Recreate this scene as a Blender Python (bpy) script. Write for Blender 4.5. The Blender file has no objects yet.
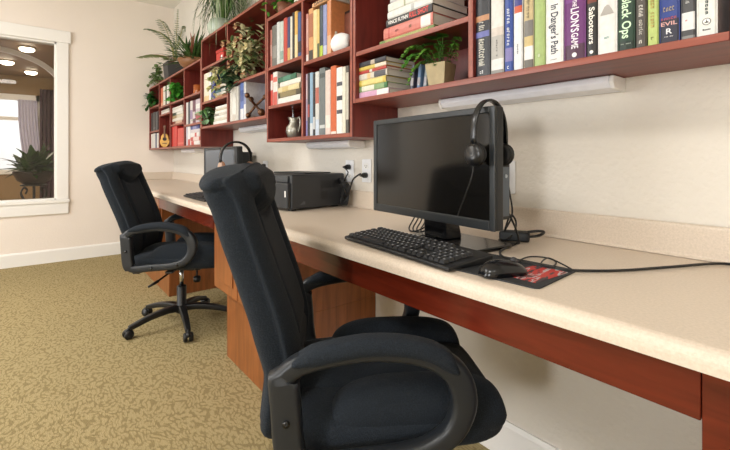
import bpy, bmesh, math, random
from mathutils import Vector, Matrix
random.seed(7)
PI = math.pi
scene = bpy.context.scene
COL = scene.collection

# ------------------------------------------------------------------ camera
F, TH, YH, CX, H = 415.4, 0.6754, 157.6, 365.0, 1.096      # focal (px of 730), yaw, horizon row, centre, eye height
SN, CS = math.sin(TH), math.cos(TH)
cam = bpy.data.cameras.new('camera')
camo = bpy.data.objects.new('camera', cam)
COL.objects.link(camo)
cam.sensor_width = 36.0
cam.lens = 36.0 * F / 730.0
cam.shift_y = (YH - 225.0) / 730.0
cam.clip_start = 0.02
camo.location = (0, 0, H)
camo.rotation_euler = (PI / 2, 0, PI / 2 - TH)
scene.camera = camo

# ------------------------------------------------------------------ world, lamps, exposure
w = bpy.data.worlds.new('world'); scene.world = w; w.use_nodes = True
w.node_tree.nodes['Background'].inputs[0].default_value = (0.85, 0.93, 1.0, 1)
w.node_tree.nodes['Background'].inputs[1].default_value = 2.6
scene.view_settings.view_transform = 'Standard'
scene.view_settings.look = 'None'
scene.view_settings.exposure = -0.16
scene.view_settings.gamma = 1.0
scene.view_settings.use_curve_mapping = False

def area(name, loc, rot, sx, sy, power, col):
    l = bpy.data.lights.new(name, 'AREA'); l.shape = 'RECTANGLE'; l.size = sx; l.size_y = sy
    l.energy = power; l.color = col
    o = bpy.data.objects.new(name, l); COL.objects.link(o); o.location = loc; o.rotation_euler = rot
    return o
area('daylight_near', (0.45, -3.02, 1.35), (PI / 2, 0, 0), 0.4, 0.5, 50, (1.0, 0.985, 0.97))
area('fill_far', (-3.3, -3.02, 1.55), (PI / 2, 0, 0), 1.9, 1.5, 80, (1.0, 0.985, 0.97))  # added fill lamp, unseen, to brighten the far end
area('ceiling_panel_near', (-0.4, -1.5, 2.86), (0, 0, 0), 1.2, 0.6, 50, (1.0, 0.965, 0.92))
area('fill_ceiling_far', (-3.2, -1.2, 2.86), (0, 0, 0), 1.2, 0.6, 50, (1.0, 0.965, 0.92))  # added overhead fill for the far half, no fixture modelled
area('fill_ceiling_side', (1.7, -0.6, 2.86), (0, 0, 0), 0.6, 0.6, 14, (1.0, 0.965, 0.92))  # added weak fill out of view, no fixture modelled
area('lounge_ceiling_panel', (-7.4, -1.0, 2.45), (0, 0, 0), 1.2, 1.2, 60, (1.0, 0.9, 0.75))

sl = bpy.data.lights.new('sun', 'SUN'); sl.energy = 4.0; sl.angle = 0.02; sl.color = (1.0, 0.97, 0.92)
slo = bpy.data.objects.new('sun', sl); COL.objects.link(slo); slo.location = (-6, 4, 8)
slo.rotation_euler = Vector((-0.6, -0.15, -0.75)).to_track_quat('-Z', 'Y').to_euler()

# ------------------------------------------------------------------ pixel helpers (photo point -> place on a known plane)
def VX(px, Y):                                   # X of photo column px on the plane Y
    r = (px - CX) / F
    return -Y * (CS - r * SN) / (SN + r * CS)
def VZ(px, py, Y):
    u = -VX(px, Y); return H + (YH - py) * (CS * u + SN * Y) / F
def ZP(px, py, z):                               # point on the horizontal plane z
    fw = (H - z) * F / (py - YH); rt = (px - CX) / F * fw
    return (-(CS * fw - SN * rt), SN * fw + CS * rt, z)

# ------------------------------------------------------------------ materials
def lin(c):
    return c / 12.92 if c <= 0.04045 else ((c + 0.055) / 1.055) ** 2.4
def hx(s):
    s = s.lstrip('#'); return tuple(lin(int(s[i:i + 2], 16) / 255) for i in (0, 2, 4)) + (1,)
MATS = {}
def mat(color, rough=0.5, metal=0.0, var=0.08, scale=30.0, bump=0.0, bscale=200.0, emit=0.0, spec=0.5):
    key = (color, rough, metal, var, scale, bump, bscale, emit, spec)
    if key in MATS: return MATS[key]
    m = bpy.data.materials.new('m_' + color.strip('#')); m.use_nodes = True
    nt = m.node_tree; b = nt.nodes['Principled BSDF']
    c = hx(color)
    b.inputs['Roughness'].default_value = rough; b.inputs['Metallic'].default_value = metal
    b.inputs['Specular IOR Level'].default_value = spec
    tc = nt.nodes.new('ShaderNodeTexCoord'); nz = nt.nodes.new('ShaderNodeTexNoise')
    nz.inputs['Scale'].default_value = scale; nz.inputs['Detail'].default_value = 3
    nt.links.new(tc.outputs['Object'], nz.inputs['Vector'])
    mx = nt.nodes.new('ShaderNodeMix'); mx.data_type = 'RGBA'
    mx.inputs['A'].default_value = tuple(v * (1 - var) for v in c[:3]) + (1,)
    mx.inputs['B'].default_value = tuple(min(1, v * (1 + var)) for v in c[:3]) + (1,)
    nt.links.new(nz.outputs['Fac'], mx.inputs['Factor'])
    nt.links.new(mx.outputs['Result'], b.inputs['Base Color'])
    if bump:
        n2 = nt.nodes.new('ShaderNodeTexNoise'); n2.inputs['Scale'].default_value = bscale; n2.inputs['Detail'].default_value = 4
        nt.links.new(tc.outputs['Object'], n2.inputs['Vector'])
        bp = nt.nodes.new('ShaderNodeBump'); bp.inputs['Strength'].default_value = bump; bp.inputs['Distance'].default_value = 0.01
        nt.links.new(n2.outputs['Fac'], bp.inputs['Height']); nt.links.new(bp.outputs['Normal'], b.inputs['Normal'])
    if emit:
        b.inputs['Emission Color'].default_value = c; b.inputs['Emission Strength'].default_value = emit
    MATS[key] = m
    return m
def wood(color, rough=0.35, axis='X', var=0.28):
    key = ('wood', color, rough, axis)
    if key in MATS: return MATS[key]
    m = bpy.data.materials.new('cherry_wood'); m.use_nodes = True
    nt = m.node_tree; b = nt.nodes['Principled BSDF']; c = hx(color)
    b.inputs['Roughness'].default_value = rough
    tc = nt.nodes.new('ShaderNodeTexCoord'); mp = nt.nodes.new('ShaderNodeMapping')
    mp.inputs['Scale'].default_value = {'X': (1.5, 14, 14), 'Z': (14, 14, 1.5)}[axis]
    nz = nt.nodes.new('ShaderNodeTexNoise'); nz.inputs['Scale'].default_value = 2.6; nz.inputs['Detail'].default_value = 6
    nz.inputs['Distortion'].default_value = 0.6
    nt.links.new(tc.outputs['Object'], mp.inputs['Vector']); nt.links.new(mp.outputs['Vector'], nz.inputs['Vector'])
    rp = nt.nodes.new('ShaderNodeValToRGB'); e = rp.color_ramp.elements
    e[0].position = 0.3; e[1].position = 0.72
    e[0].color = tuple(v * (1 - var) for v in c[:3]) + (1,); e[1].color = tuple(v * (1 + var) for v in c[:3]) + (1,)
    nt.links.new(nz.outputs['Fac'], rp.inputs['Fac']); nt.links.new(rp.outputs['Color'], b.inputs['Base Color'])
    MATS[key] = m
    return m
def leafmat(a, bcol, rough=0.45):
    key = ('leaf', a, bcol)
    if key in MATS: return MATS[key]
    m = mat(a, rough, 0, 0.0, 18.0); m = m.copy(); m.name = 'leaf'
    mx = [n for n in m.node_tree.nodes if n.type == 'MIX'][0]
    mx.inputs['A'].default_value = hx(a); mx.inputs['B'].default_value = hx(bcol)
    nz = [n for n in m.node_tree.nodes if n.type == 'TEX_NOISE'][0]; nz.inputs['Scale'].default_value = 45
    MATS[key] = m
    return m
def glassmat(tint='#ffffff'):
    key = ('glass', tint)
    if key in MATS: return MATS[key]
    m = bpy.data.materials.new('pane_glass'); m.use_nodes = True; nt = m.node_tree
    nt.nodes.remove(nt.nodes['Principled BSDF']); out = nt.nodes['Material Output']
    t = nt.nodes.new('ShaderNodeBsdfTransparent'); t.inputs[0].default_value = hx(tint)
    g = nt.nodes.new('ShaderNodeBsdfGlossy'); g.inputs['Roughness'].default_value = 0.02
    fr = nt.nodes.new('ShaderNodeFresnel'); fr.inputs[0].default_value = 1.45
    mx = nt.nodes.new('ShaderNodeMixShader')
    nt.links.new(fr.outputs[0], mx.inputs[0]); nt.links.new(t.outputs[0], mx.inputs[1]); nt.links.new(g.outputs[0], mx.inputs[2])
    nt.links.new(mx.outputs[0], out.inputs[0])
    MATS[key] = m
    return m
def carpetmat():
    m = bpy.data.materials.new('carpet'); m.use_nodes = True; nt = m.node_tree; b = nt.nodes['Principled BSDF']
    b.inputs['Roughness'].default_value = 0.95; b.inputs['Specular IOR Level'].default_value = 0.1
    tc = nt.nodes.new('ShaderNodeTexCoord')
    def layer(rot, seed):
        wp = nt.nodes.new('ShaderNodeTexNoise'); wp.inputs['Scale'].default_value = 9; wp.inputs['Detail'].default_value = 1
        nt.links.new(tc.outputs['Object'], wp.inputs['Vector'])
        ad = nt.nodes.new('ShaderNodeMix'); ad.data_type = 'RGBA'; ad.blend_type = 'LINEAR_LIGHT'; ad.inputs['Factor'].default_value = 0.045
        nt.links.new(tc.outputs['Object'], ad.inputs['A']); nt.links.new(wp.outputs['Color'], ad.inputs['B'])
        mp = nt.nodes.new('ShaderNodeMapping'); mp.inputs['Rotation'].default_value = (0, 0, rot); mp.inputs['Location'].default_value = (seed, seed, 0)
        mp.inputs['Scale'].default_value = (33, 86, 1)
        nt.links.new(ad.outputs['Result'], mp.inputs['Vector'])
        vo = nt.nodes.new('ShaderNodeTexVoronoi'); vo.feature = 'F1'; vo.voronoi_dimensions = '2D'; vo.inputs['Scale'].default_value = 1.0
        nt.links.new(mp.outputs['Vector'], vo.inputs['Vector'])
        r = nt.nodes.new('ShaderNodeMapRange'); r.inputs['From Min'].default_value = 0.58; r.inputs['From Max'].default_value = 0.36
        nt.links.new(vo.outputs['Distance'], r.inputs['Value'])
        return r.outputs['Result']
    a, c = layer(0.5, 0.0), layer(-0.75, 3.3)
    sel = nt.nodes.new('ShaderNodeTexNoise'); sel.inputs['Scale'].default_value = 7.0; sel.inputs['Detail'].default_value = 0
    nt.links.new(tc.outputs['Object'], sel.inputs['Vector'])
    st = nt.nodes.new('ShaderNodeMath'); st.operation = 'GREATER_THAN'; st.inputs[1].default_value = 0.5
    nt.links.new(sel.outputs['Fac'], st.inputs[0])
    m1 = nt.nodes.new('ShaderNodeMix'); m1.data_type = 'FLOAT'
    sel.inputs['Scale'].default_value = 16.0
    nt.links.new(st.outputs[0], m1.inputs['Factor']); nt.links.new(a, m1.inputs['A']); nt.links.new(c, m1.inputs['B'])
    rp = nt.nodes.new('ShaderNodeMix'); rp.data_type = 'RGBA'
    rp.inputs['A'].default_value = hx('#8f805b'); rp.inputs['B'].default_value = hx('#aa9a72')
    nt.links.new(m1.outputs['Result'], rp.inputs['Factor'])
    fn = nt.nodes.new('ShaderNodeTexNoise'); fn.inputs['Scale'].default_value = 260; fn.inputs['Detail'].default_value = 2
    nt.links.new(tc.outputs['Object'], fn.inputs['Vector'])
    mu = nt.nodes.new('ShaderNodeMix'); mu.data_type = 'RGBA'; mu.blend_type = 'OVERLAY'; mu.inputs['Factor'].default_value = 0.45
    nt.links.new(rp.outputs['Result'], mu.inputs['A']); nt.links.new(fn.outputs['Fac'], mu.inputs['B'])
    nt.links.new(mu.outputs['Result'], b.inputs['Base Color'])
    bp = nt.nodes.new('ShaderNodeBump'); bp.inputs['Strength'].default_value = 0.5; bp.inputs['Distance'].default_value = 0.006
    nt.links.new(fn.outputs['Fac'], bp.inputs['Height']); nt.links.new(bp.outputs['Normal'], b.inputs['Normal'])
    return m
def laminate():
    m = bpy.data.materials.new('speckled_laminate'); m.use_nodes = True; nt = m.node_tree; b = nt.nodes['Principled BSDF']
    b.inputs['Roughness'].default_value = 0.38
    tc = nt.nodes.new('ShaderNodeTexCoord'); nz = nt.nodes.new('ShaderNodeTexNoise')
    nz.inputs['Scale'].default_value = 190; nz.inputs['Detail'].default_value = 5; nz.inputs['Roughness'].default_value = 0.7
    nt.links.new(tc.outputs['Object'], nz.inputs['Vector'])
    rp = nt.nodes.new('ShaderNodeValToRGB'); e = rp.color_ramp.elements
    e[0].position = 0.36; e[1].position = 0.62; e[0].color = hx('#d0c2b0'); e[1].color = hx('#decfbe')
    nt.links.new(nz.outputs['Fac'], rp.inputs['Fac']); nt.links.new(rp.outputs['Color'], b.inputs['Base Color'])
    return m
def fabric(color='#16191d', sc=900):
    key = ('fabric', color)
    if key in MATS: return MATS[key]
    m = bpy.data.materials.new('mesh_fabric'); m.use_nodes = True; nt = m.node_tree; b = nt.nodes['Principled BSDF']
    b.inputs['Roughness'].default_value = 0.85; b.inputs['Specular IOR Level'].default_value = 0.2
    b.inputs['Sheen Weight'].default_value = 0.03
    tc = nt.nodes.new('ShaderNodeTexCoord'); vo = nt.nodes.new('ShaderNodeTexVoronoi'); vo.inputs['Scale'].default_value = 330
    nt.links.new(tc.outputs['Object'], vo.inputs['Vector'])
    c = hx(color)
    mx = nt.nodes.new('ShaderNodeMix'); mx.data_type = 'RGBA'
    mx.inputs['A'].default_value = tuple(v * 0.55 for v in c[:3]) + (1,); mx.inputs['B'].default_value = tuple(v * 1.6 for v in c[:3]) + (1,)
    nt.links.new(vo.outputs['Distance'], mx.inputs['Factor']); nt.links.new(mx.outputs['Result'], b.inputs['Base Color'])
    bp = nt.nodes.new('ShaderNodeBump'); bp.inputs['Strength'].default_value = 0.35; bp.inputs['Distance'].default_value = 0.003
    nt.links.new(vo.outputs['Distance'], bp.inputs['Height']); nt.links.new(bp.outputs['Normal'], b.inputs['Normal'])
    MATS[key] = m
    return m

WALL = mat('#e0dacf', 0.75, 0, 0.02, 4, 0.4, 60)
ENDW = mat('#f2e8de', 0.75, 0, 0.02, 4, 0.12, 70)
TRIM = mat('#f4f2ee', 0.4, 0, 0.01)
CHERRY = wood('#743226', 0.42, 'X'); CHERRYV = wood('#702b24', 0.4, 'Z'); EDGE = wood('#8d4836', 0.35, 'X')  # front edges lighter, panels darker: light and shade put into the wood tones
APRON = wood('#622212', 0.25, 'X'); PEDW = wood('#8e542c', 0.3, 'Z')
LAM = laminate(); FAB = fabric('#20262d'); FABD = fabric('#14181c')
BLK = mat('#131416', 0.42); BLKM = mat('#1d2023', 0.55, 0, 0.05, 60, 0.1, 500); BLKG = mat('#0d0e10', 0.18)
CHROME = mat('#c9cbcd', 0.18, 1.0); PAPER = mat('#d9d3c6', 0.85, 0, 0.06, 300); WHITE = mat('#f3f3f1', 0.45)

# ------------------------------------------------------------------ mesh builder
class MB:
    def __init__(s): s.v = []; s.f = []; s.m = []
    def add(s, vs, fs, m=0, M=None):
        o = len(s.v)
        s.v += [tuple(M @ Vector(v)) if M else tuple(v) for v in vs]
        s.f += [tuple(i + o for i in f) for f in fs]
        s.m += [m] * len(fs) if isinstance(m, int) else list(m)
        return s
    def box(s, x0, x1, y0, y1, z0, z1, m=0, M=None):
        vs = [(x, y, z) for x in (x0, x1) for y in (y0, y1) for z in (z0, z1)]
        return s.add(vs, [(0, 1, 3, 2), (4, 6, 7, 5), (0, 4, 5, 1), (2, 3, 7, 6), (0, 2, 6, 4), (1, 5, 7, 3)], m, M)
    def prism(s, pts, x0, x1, m=0, M=None, ax='x'):                     # 2D outline pushed along an axis
        f = {'x': lambda a, b, t: (t, a, b), 'y': lambda a, b, t: (a, t, b), 'z': lambda a, b, t: (a, b, t)}[ax]
        n = len(pts)
        vs = [f(a, b, x0) for a, b in pts] + [f(a, b, x1) for a, b in pts]
        fs = [tuple(range(n - 1, -1, -1)), tuple(range(n, 2 * n))] + [(i, (i + 1) % n, n + (i + 1) % n, n + i) for i in range(n)]
        return s.add(vs, fs, m, M)
    def loft(s, rings, m=0, M=None, cap=True, closed=False):
        n = len(rings[0]); vs = [p for r in rings for p in r]; fs = []
        K = len(rings)
        for k in range(K if closed else K - 1):
            a, b = k * n, ((k + 1) % K) * n
            for i in range(n):
                j = (i + 1) % n; fs.append((a + i, a + j, b + j, b + i))
        if cap and not closed: fs += [tuple(range(n - 1, -1, -1)), tuple(range((K - 1) * n, K * n))]
        return s.add(vs, fs, m, M)
    def sweep(s, path, prof, m=0, M=None, up=(0, 0, 1), closed=False):  # prof(k)->list of (a,b) offsets
        P = [Vector(p) for p in path]; rings = []; K = len(P)
        for k in range(K):
            if closed: t = P[(k + 1) % K] - P[k - 1]
            else: t = P[min(k + 1, K - 1)] - P[max(k - 1, 0)]
            t.normalize(); u = Vector(up); sd = t.cross(u)
            if sd.length < 1e-4: sd = t.cross(Vector((0.3, 1, 0.1)))
            sd.normalize(); u2 = sd.cross(t)
            rings.append([tuple(P[k] + sd * a + u2 * b) for a, b in prof(k)])
        return s.loft(rings, m, M, True, closed)
    def tube(s, path, r, n=8, m=0, M=None, up=(0.13, 0.21, 1), closed=False):
        K = len(path)
        def prof(k):
            rr = r(k / max(1, K - 1)) if callable(r) else r
            return [(rr * math.cos(2 * PI * i / n), rr * math.sin(2 * PI * i / n)) for i in range(n)]
        return s.sweep(path, prof, m, M, up, closed)
    def lathe(s, prof, n=20, m=0, M=None):
        rings = [[(r * math.cos(2 * PI * i / n), r * math.sin(2 * PI * i / n), z) for i in range(n)] for r, z in prof]
        return s.loft(rings, m, M)
    def leaf(s, p, d, L, wd, droop=0.4, n=4, m=0, fold=0.25, tip=0.1):
        p = Vector(p); d = Vector(d).normalized(); sd = d.cross(Vector((0, 0, 1)))
        if sd.length < 0.05: sd = Vector((math.cos(L * 900), math.sin(L * 900), 0))
        sd.normalize(); vs = []
        q = p.copy(); dd = d.copy()
        for k in range(n + 1):
            t = k / n; ww = wd * (math.sin(PI * min(1, (0.12 + 0.88 * t))) ** 0.8 if k < n else tip) * 0.5
            nm = sd.cross(dd)
            vs += [tuple(q - sd * ww + nm * ww * fold), tuple(q), tuple(q + sd * ww + nm * ww * fold)]
            dd = (dd + Vector((0, 0, -droop / n))).normalized(); q = q + dd * (L / n)
        fs = []
        for k in range(n):
            a = 3 * k; fs += [(a, a + 1, a + 4, a + 3), (a + 1, a + 2, a + 5, a + 4)]
        return s.add(vs, fs, m)
    def build(s, name, mats, parent=None, smooth=False, bevel=0, seg=2, sub=0, recalc=True, angle=40):
        me = bpy.data.meshes.new(name); me.from_pydata(s.v, [], s.f)
        for mm in (mats if isinstance(mats, (list, tuple)) else [mats]): me.materials.append(mm)
        for p, mi in zip(me.polygons, s.m): p.material_index = mi; p.use_smooth = bool(smooth)
        if recalc:
            bm = bmesh.new(); bm.from_mesh(me); bmesh.ops.recalc_face_normals(bm, faces=bm.faces); bm.to_mesh(me); bm.free()
        me.update()
        o = bpy.data.objects.new(name, me); COL.objects.link(o)
        if parent: o.parent = parent
        if bevel:
            b = o.modifiers.new('bevel', 'BEVEL'); b.width = bevel; b.segments = seg; b.limit_method = 'ANGLE'; b.angle_limit = math.radians(angle)
            for p in me.polygons: p.use_smooth = True
            wn = o.modifiers.new('wn', 'WEIGHTED_NORMAL'); wn.keep_sharp = False
        if sub:
            sb = o.modifiers.new('sub', 'SUBSURF'); sb.levels = sub; sb.render_levels = sub
        return o
def cr(pts, n=8):                                                       # smooth curve through points
    P = [Vector(p) for p in pts]; out = []
    for i in range(len(P) - 1):
        a, b, c, d = P[max(0, i - 1)], P[i], P[i + 1], P[min(len(P) - 1, i + 2)]
        for k in range(n):
            t = k / n
            out.append(0.5 * ((2 * b) + (c - a) * t + (2 * a - 5 * b + 4 * c - d) * t * t + (3 * b - 3 * c + d - a) * t ** 3))
    out.append(P[-1]); return out
def rrect(hw, hh, r, n=4):
    o = []
    for cx, cy, a0 in ((hw - r, hh - r, 0), (-hw + r, hh - r, 90), (-hw + r, -hh + r, 180), (hw - r, -hh + r, 270)):
        for k in range(n + 1):
            a = math.radians(a0 + 90 * k / n); o.append((cx + r * math.cos(a), cy + r * math.sin(a)))
    return o
USED = {}
def tag(o, label=None, cat=None, group=None, kind=None):
    if label:
        n = len(label.split())
        if not 4 <= n <= 16: print('LABEL LENGTH', n, label)
        if label in USED: print('LABEL REPEAT', label)
        USED[label] = 1; o['label'] = label
    if cat: o['category'] = cat
    if group: o['group'] = group
    if kind: o['kind'] = kind
    return o
def thing(name, label, cat, loc=(0, 0, 0), rz=0, group=None):
    o = bpy.data.objects.new(name, None); COL.objects.link(o); o.location = loc; o.rotation_euler = (0, 0, rz)
    o.empty_display_size = 0.05
    return tag(o, label, cat, group)
def dup(o, parent=None):
    c = o.copy(); COL.objects.link(c)
    if parent: c.parent = parent
    for ch in list(o.children): dup(ch, c)
    return c
def struct(o): o['kind'] = 'structure'; return o
def text(body, size, m, name, parent, M, length=0.0):
    """lettering as a thin mesh: cap height = size, run length = length (0: natural)"""
    if body.startswith('~'):                          # worn, unreadable lettering: a run of small blocks
        n = int(body[1:]); rs = random.Random(n * 31 + int(size * 1e5)); bmx = MB(); step = length / n
        for k in range(n):
            if rs.random() < .1: continue
            x0 = -length / 2 + k * step; a = size * rs.uniform(.75, 1); wv = step * rs.uniform(.55, .8)
            bmx.box(x0, x0 + wv * .35, -size / 2, -size / 2 + a, 0, .0003); bmx.box(x0, x0 + wv, size / 2 - a * .3 - (size - a), size / 2 - (size - a), 0, .0003)
            if rs.random() < .6: bmx.box(x0 + wv * .7, x0 + wv, -size / 2, size / 2 - a * .2, 0, .0003)
            if rs.random() < .5: bmx.box(x0, x0 + wv, -size / 2, -size / 2 + a * .25, 0, .0003)
        o = bmx.build(name, m, parent); o.data.transform(M); return o
    if body == 'o':                                   # round emblem: a ring with a boat like wedge
        bmx = MB(); n = 24
        bmx.prism([(size * .5 * math.cos(2 * PI * q / n), size * .5 * math.sin(2 * PI * q / n)) for q in range(n)], 0, .0002, ax='z')
        bmx.prism([(size * .42 * math.cos(2 * PI * q / n), size * .42 * math.sin(2 * PI * q / n)) for q in range(n)], .0002, .0004, 1, ax='z')
        bmx.prism([(-size * .34, -size * .2), (size * .34, -size * .2), (size * .08, size * .02), (0, size * .34), (-size * .06, -size * .02)], .0004, .0006, 0, ax='z')
        o = bmx.build(name, [m, mat('#eeeeea', .4)], parent); o.data.transform(M); return o
    if body == '^':                                   # soft grey mountain
        bmx = MB(); bmx.prism([(-size * .5, -size * .3), (size * .5, -size * .3), (size * .42, -size * .05), (size * .16, size * .42), (0, size * .5), (-size * .2, size * .36), (-size * .42, -size * .1)], 0, .0003, ax='z')
        o = bmx.build(name, m, parent); o.data.transform(M); return o
    cu = bpy.data.curves.new('t', 'FONT'); cu.body = body; cu.size = size / .7; cu.extrude = .00025
    cu.align_x = 'CENTER'; cu.align_y = 'CENTER'; cu.offset = size * .022; cu.resolution_u = 3
    t = bpy.data.objects.new('t', cu); COL.objects.link(t)
    dg = bpy.context.evaluated_depsgraph_get(); dg.update()
    me = bpy.data.meshes.new_from_object(t.evaluated_get(dg))
    COL.objects.unlink(t); bpy.data.objects.remove(t)
    xs_ = [v.co.x for v in me.vertices]; wd = max(xs_) - min(xs_); mid = (max(xs_) + min(xs_)) / 2
    f_ = length / wd if length else 1.0
    me.transform(M @ Matrix.Diagonal((f_, 1, 1, 1)) @ Matrix.Translation((-mid, 0, 0)))
    me.materials.clear(); me.materials.append(m)
    o = bpy.data.objects.new(name, me); COL.objects.link(o)
    if parent: o.parent = parent
    return o
# text frames: facing -Y; upright, and running down the spine (top of letters to the right)
UPR = Matrix(((1, 0, 0, 0), (0, 0, -1, 0), (0, 1, 0, 0), (0, 0, 0, 1)))
DOWN = Matrix(((0, 1, 0, 0), (0, 0, -1, 0), (-1, 0, 0, 0), (0, 0, 0, 1)))
def at(M, x, y, z): return Matrix.Translation((x, y, z)) @ M

# ------------------------------------------------------------------ room shell
D, AF, FRONT = 1.354, 1.081, 0.719            # shelf wall, shelf fronts, counter front edge
XW, XE, YB, CEIL = -5.44, 2.3, -3.1, 2.92
ZC = 0.834                                    # counter top
mb = MB(); mb.box(XW, XE, YB, D, -0.06, 0); struct(mb.build('floor', carpetmat()))
mb = MB(); mb.box(XW - 0.12, XE + 0.1, YB - 0.1, D + 0.1, CEIL, CEIL + 0.06); struct(mb.build('ceiling', mat('#efebe2', 0.8, 0, 0.02, 4, 0.15, 60)))
mb = MB(); mb.box(XW - 0.12, XE + 0.1, D, D + 0.1, -0.06, CEIL); struct(mb.build('wall_right', WALL))
mb = MB(); mb.box(XE, XE + 0.1, YB - 0.1, D, -0.06, CEIL); struct(mb.build('wall_near', WALL))
# wall behind the camera: daylight window near, far one added for the fill lamp
mb = MB()
ops = [(-4.3, -2.3, 0.75, 2.35), (-0.25, 1.35, 0.75, 2.35)]
xs = [XW] + [v for o in ops for v in o[:2]] + [XE]
for i in range(0, len(xs), 2): mb.box(xs[i], xs[i + 1], YB - 0.1, YB, 0, CEIL)
for a, b, c, d in ops: mb.box(a, b, YB - 0.1, YB, 0, c); mb.box(a, b, YB - 0.1, YB, d, CEIL)
struct(mb.build('wall_back', WALL))
for i, (a, b, c, d) in enumerate(ops):
    mb = MB()
    for bx in ((a, a + .06, c, d), (b - .06, b, c, d), (a, b, c, c + .06), (a, b, d - .06, d), ((a + b) / 2 - .02, (a + b) / 2 + .02, c, d)):
        mb.box(bx[0], bx[1], YB - 0.09, YB - 0.03, bx[2], bx[3])
    struct(mb.build('window_%d' % (i + 2), TRIM))
# end wall with the interior window opening
def UY(px, X=XW):
    r = (px - CX) / F; return -X * (SN + r * CS) / (CS - r * SN)
GY1 = UY(56.5); GY0 = GY1 - 2.2; GZ0, GZ1 = 0.655, 2.31
mb = MB()
mb.box(XW - 0.12, XW, GY1, D, 0, CEIL); mb.box(XW - 0.12, XW, YB, GY0, 0, CEIL)
mb.box(XW - 0.12, XW, GY0, GY1, 0, GZ0); mb.box(XW - 0.12, XW, GY0, GY1, GZ1, CEIL)
struct(mb.build('wall_left', ENDW))
win = struct(bpy.data.objects.new('window_1', None)); COL.objects.link(win)
fw_ = UY(68.5) - GY1
mb = MB()
mb.box(XW, XW + 0.022, GY1, GY1 + fw_, GZ0, GZ1); mb.box(XW, XW + 0.022, GY0 - fw_, GY0, GZ0, GZ1)
mb.box(XW, XW + 0.028, GY0 - fw_ - .02, GY1 + fw_ + .02, GZ1, GZ1 + 0.125)
mb.box(XW, XW + 0.022, GY0 - fw_, GY1 + fw_, GZ0 - 0.15, GZ0 - 0.035)
mb.build('window_frame', TRIM, win, bevel=0.004)
mb = MB(); mb.box(XW - 0.11, XW + 0.035, GY0 - fw_ - .01, GY1 + fw_ + .01, GZ0 - 0.035, GZ0); mb.build('window_sill', TRIM, win, bevel=0.006)
mb = MB()
for a in ((GY1 - .018, GY1, GZ0, GZ1), (GY0, GY0 + .018, GZ0, GZ1), (GY0, GY1, GZ1 - .018, GZ1), (GY0, GY1, GZ0, GZ0 + .012)):
    mb.box(XW - 0.118, XW - 0.002, a[0], a[1], a[2], a[3])
mb.build('jamb_lining', TRIM, win)
mb = MB(); mb.box(XW - 0.065, XW - 0.06, GY0, GY1, GZ0, GZ1); mb.build('pane', glassmat('#f6f3ee'), win)
# baseboards
BB = [(0, 0), (0.014, 0), (0.014, 0.12), (0.008, 0.137), (0, 0.137)]
mb = MB(); mb.prism([(XW + a, b) for a, b in BB], YB, 0.82, ax='y'); struct(mb.build('baseboard_left', TRIM))
mb = MB(); mb.prism([(D - a, b) for a, b in BB], -1.6, -0.16, ax='x'); struct(mb.build('baseboard_right', TRIM))

# ------------------------------------------------------------------ lounge seen through the interior window
XL, ZL = -9.4, 2.52
LW = mat('#9c7f58', 0.7, 0, 0.04, 3)
mb = MB(); mb.box(XL - .1, XW - .12, -4.2, 2.2, -0.06, 0); struct(mb.build('floor_lounge', mat('#7d5f3c', 0.6, 0, 0.1, 20)))
mb = MB(); mb.box(XL - .1, XW - .12, -4.2, 2.2, ZL, ZL + .06); struct(mb.build('ceiling_lounge', mat('#a08468', 0.55, 0, 0.05, 5)))
LWY0, LWY1, LWZ0, LWZ1 = -4.0, UY(40, XL), 0.86, 2.14
mb = MB()
mb.box(XL - .1, XL, LWY1, 2.2, 0, ZL); mb.box(XL - .1, XL, -4.2, LWY0, 0, ZL)
mb.box(XL - .1, XL, LWY0, LWY1, 0, LWZ0); mb.box(XL - .1, XL, LWY0, LWY1, LWZ1, ZL)
struct(mb.build('wall_lounge_far', LW))
mb = MB(); mb.box(XL, XW - .12, 2.1, 2.2, 0, ZL); mb.box(XL, XW - .12, -4.2, -4.1, 0, ZL); struct(mb.build('wall_lounge_sides', LW))
mb = MB()
for a in ((LWY0, LWY1, LWZ0 - .05, LWZ0 + .03), (LWY0, LWY1, LWZ1 - .05, LWZ1 + .05), (LWY1 - .06, LWY1 + .03, LWZ0 - .05, LWZ1 + .05), (LWY0, LWY1, 1.74, 1.80), (-2.2, -2.12, LWZ0, LWZ1)):
    mb.box(XL - .04, XL + .03, a[0], a[1], a[2], a[3])
struct(mb.build('window_4', TRIM))
mb = MB(); mb.box(XL - 2.6, XL - 2.55, -8, 3, -0.5, 4)
tag(mb.build('far_facade', mat('#dfe6ee', 0.8, 0, 0.1, 1.0)), 'pale building front beyond the lounge window', 'building')
mb = MB(); mb.box(XL - 2.4, XL - 0.9, -1.9, -0.9, 0.62, 1.2); mb.box(XL - 2.3, XL - 1.1, -1.6, -1.1, 1.2, 1.4)
tag(mb.build('parked_car', mat('#b04a4a', 0.4), bevel=0.12, seg=4), 'red parked car outside the lounge window', 'car')
mb = MB(); mb.box(XL - 2.6, XL - .1, -8, 3, -0.1, 0.0); struct(mb.build('ground_outside', mat('#b5b2ab', 0.9)))
# arched trim above the lounge window
mb = MB()
def UP(px, py, X):
    r = (px - CX) / F; Y = -X * (SN + r * CS) / (CS - r * SN); return (X, Y, H + (YH - py) * (-CS * X + SN * Y) / F)
arc = cr([UP(a, b, -6.6) for a, b in ((-120, 44), (-80, 43), (-40, 44), (0, 49), (20, 54.5), (38, 62), (50, 70), (56, 76))], 6)
mb.sweep([(x, y, z) for x, y, z in arc], lambda k: [(-.028, -.03), (.028, -.03), (.028, .03), (-.028, .03)], up=(1, 0, 0))
struct(mb.build('trim_1', TRIM))
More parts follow.
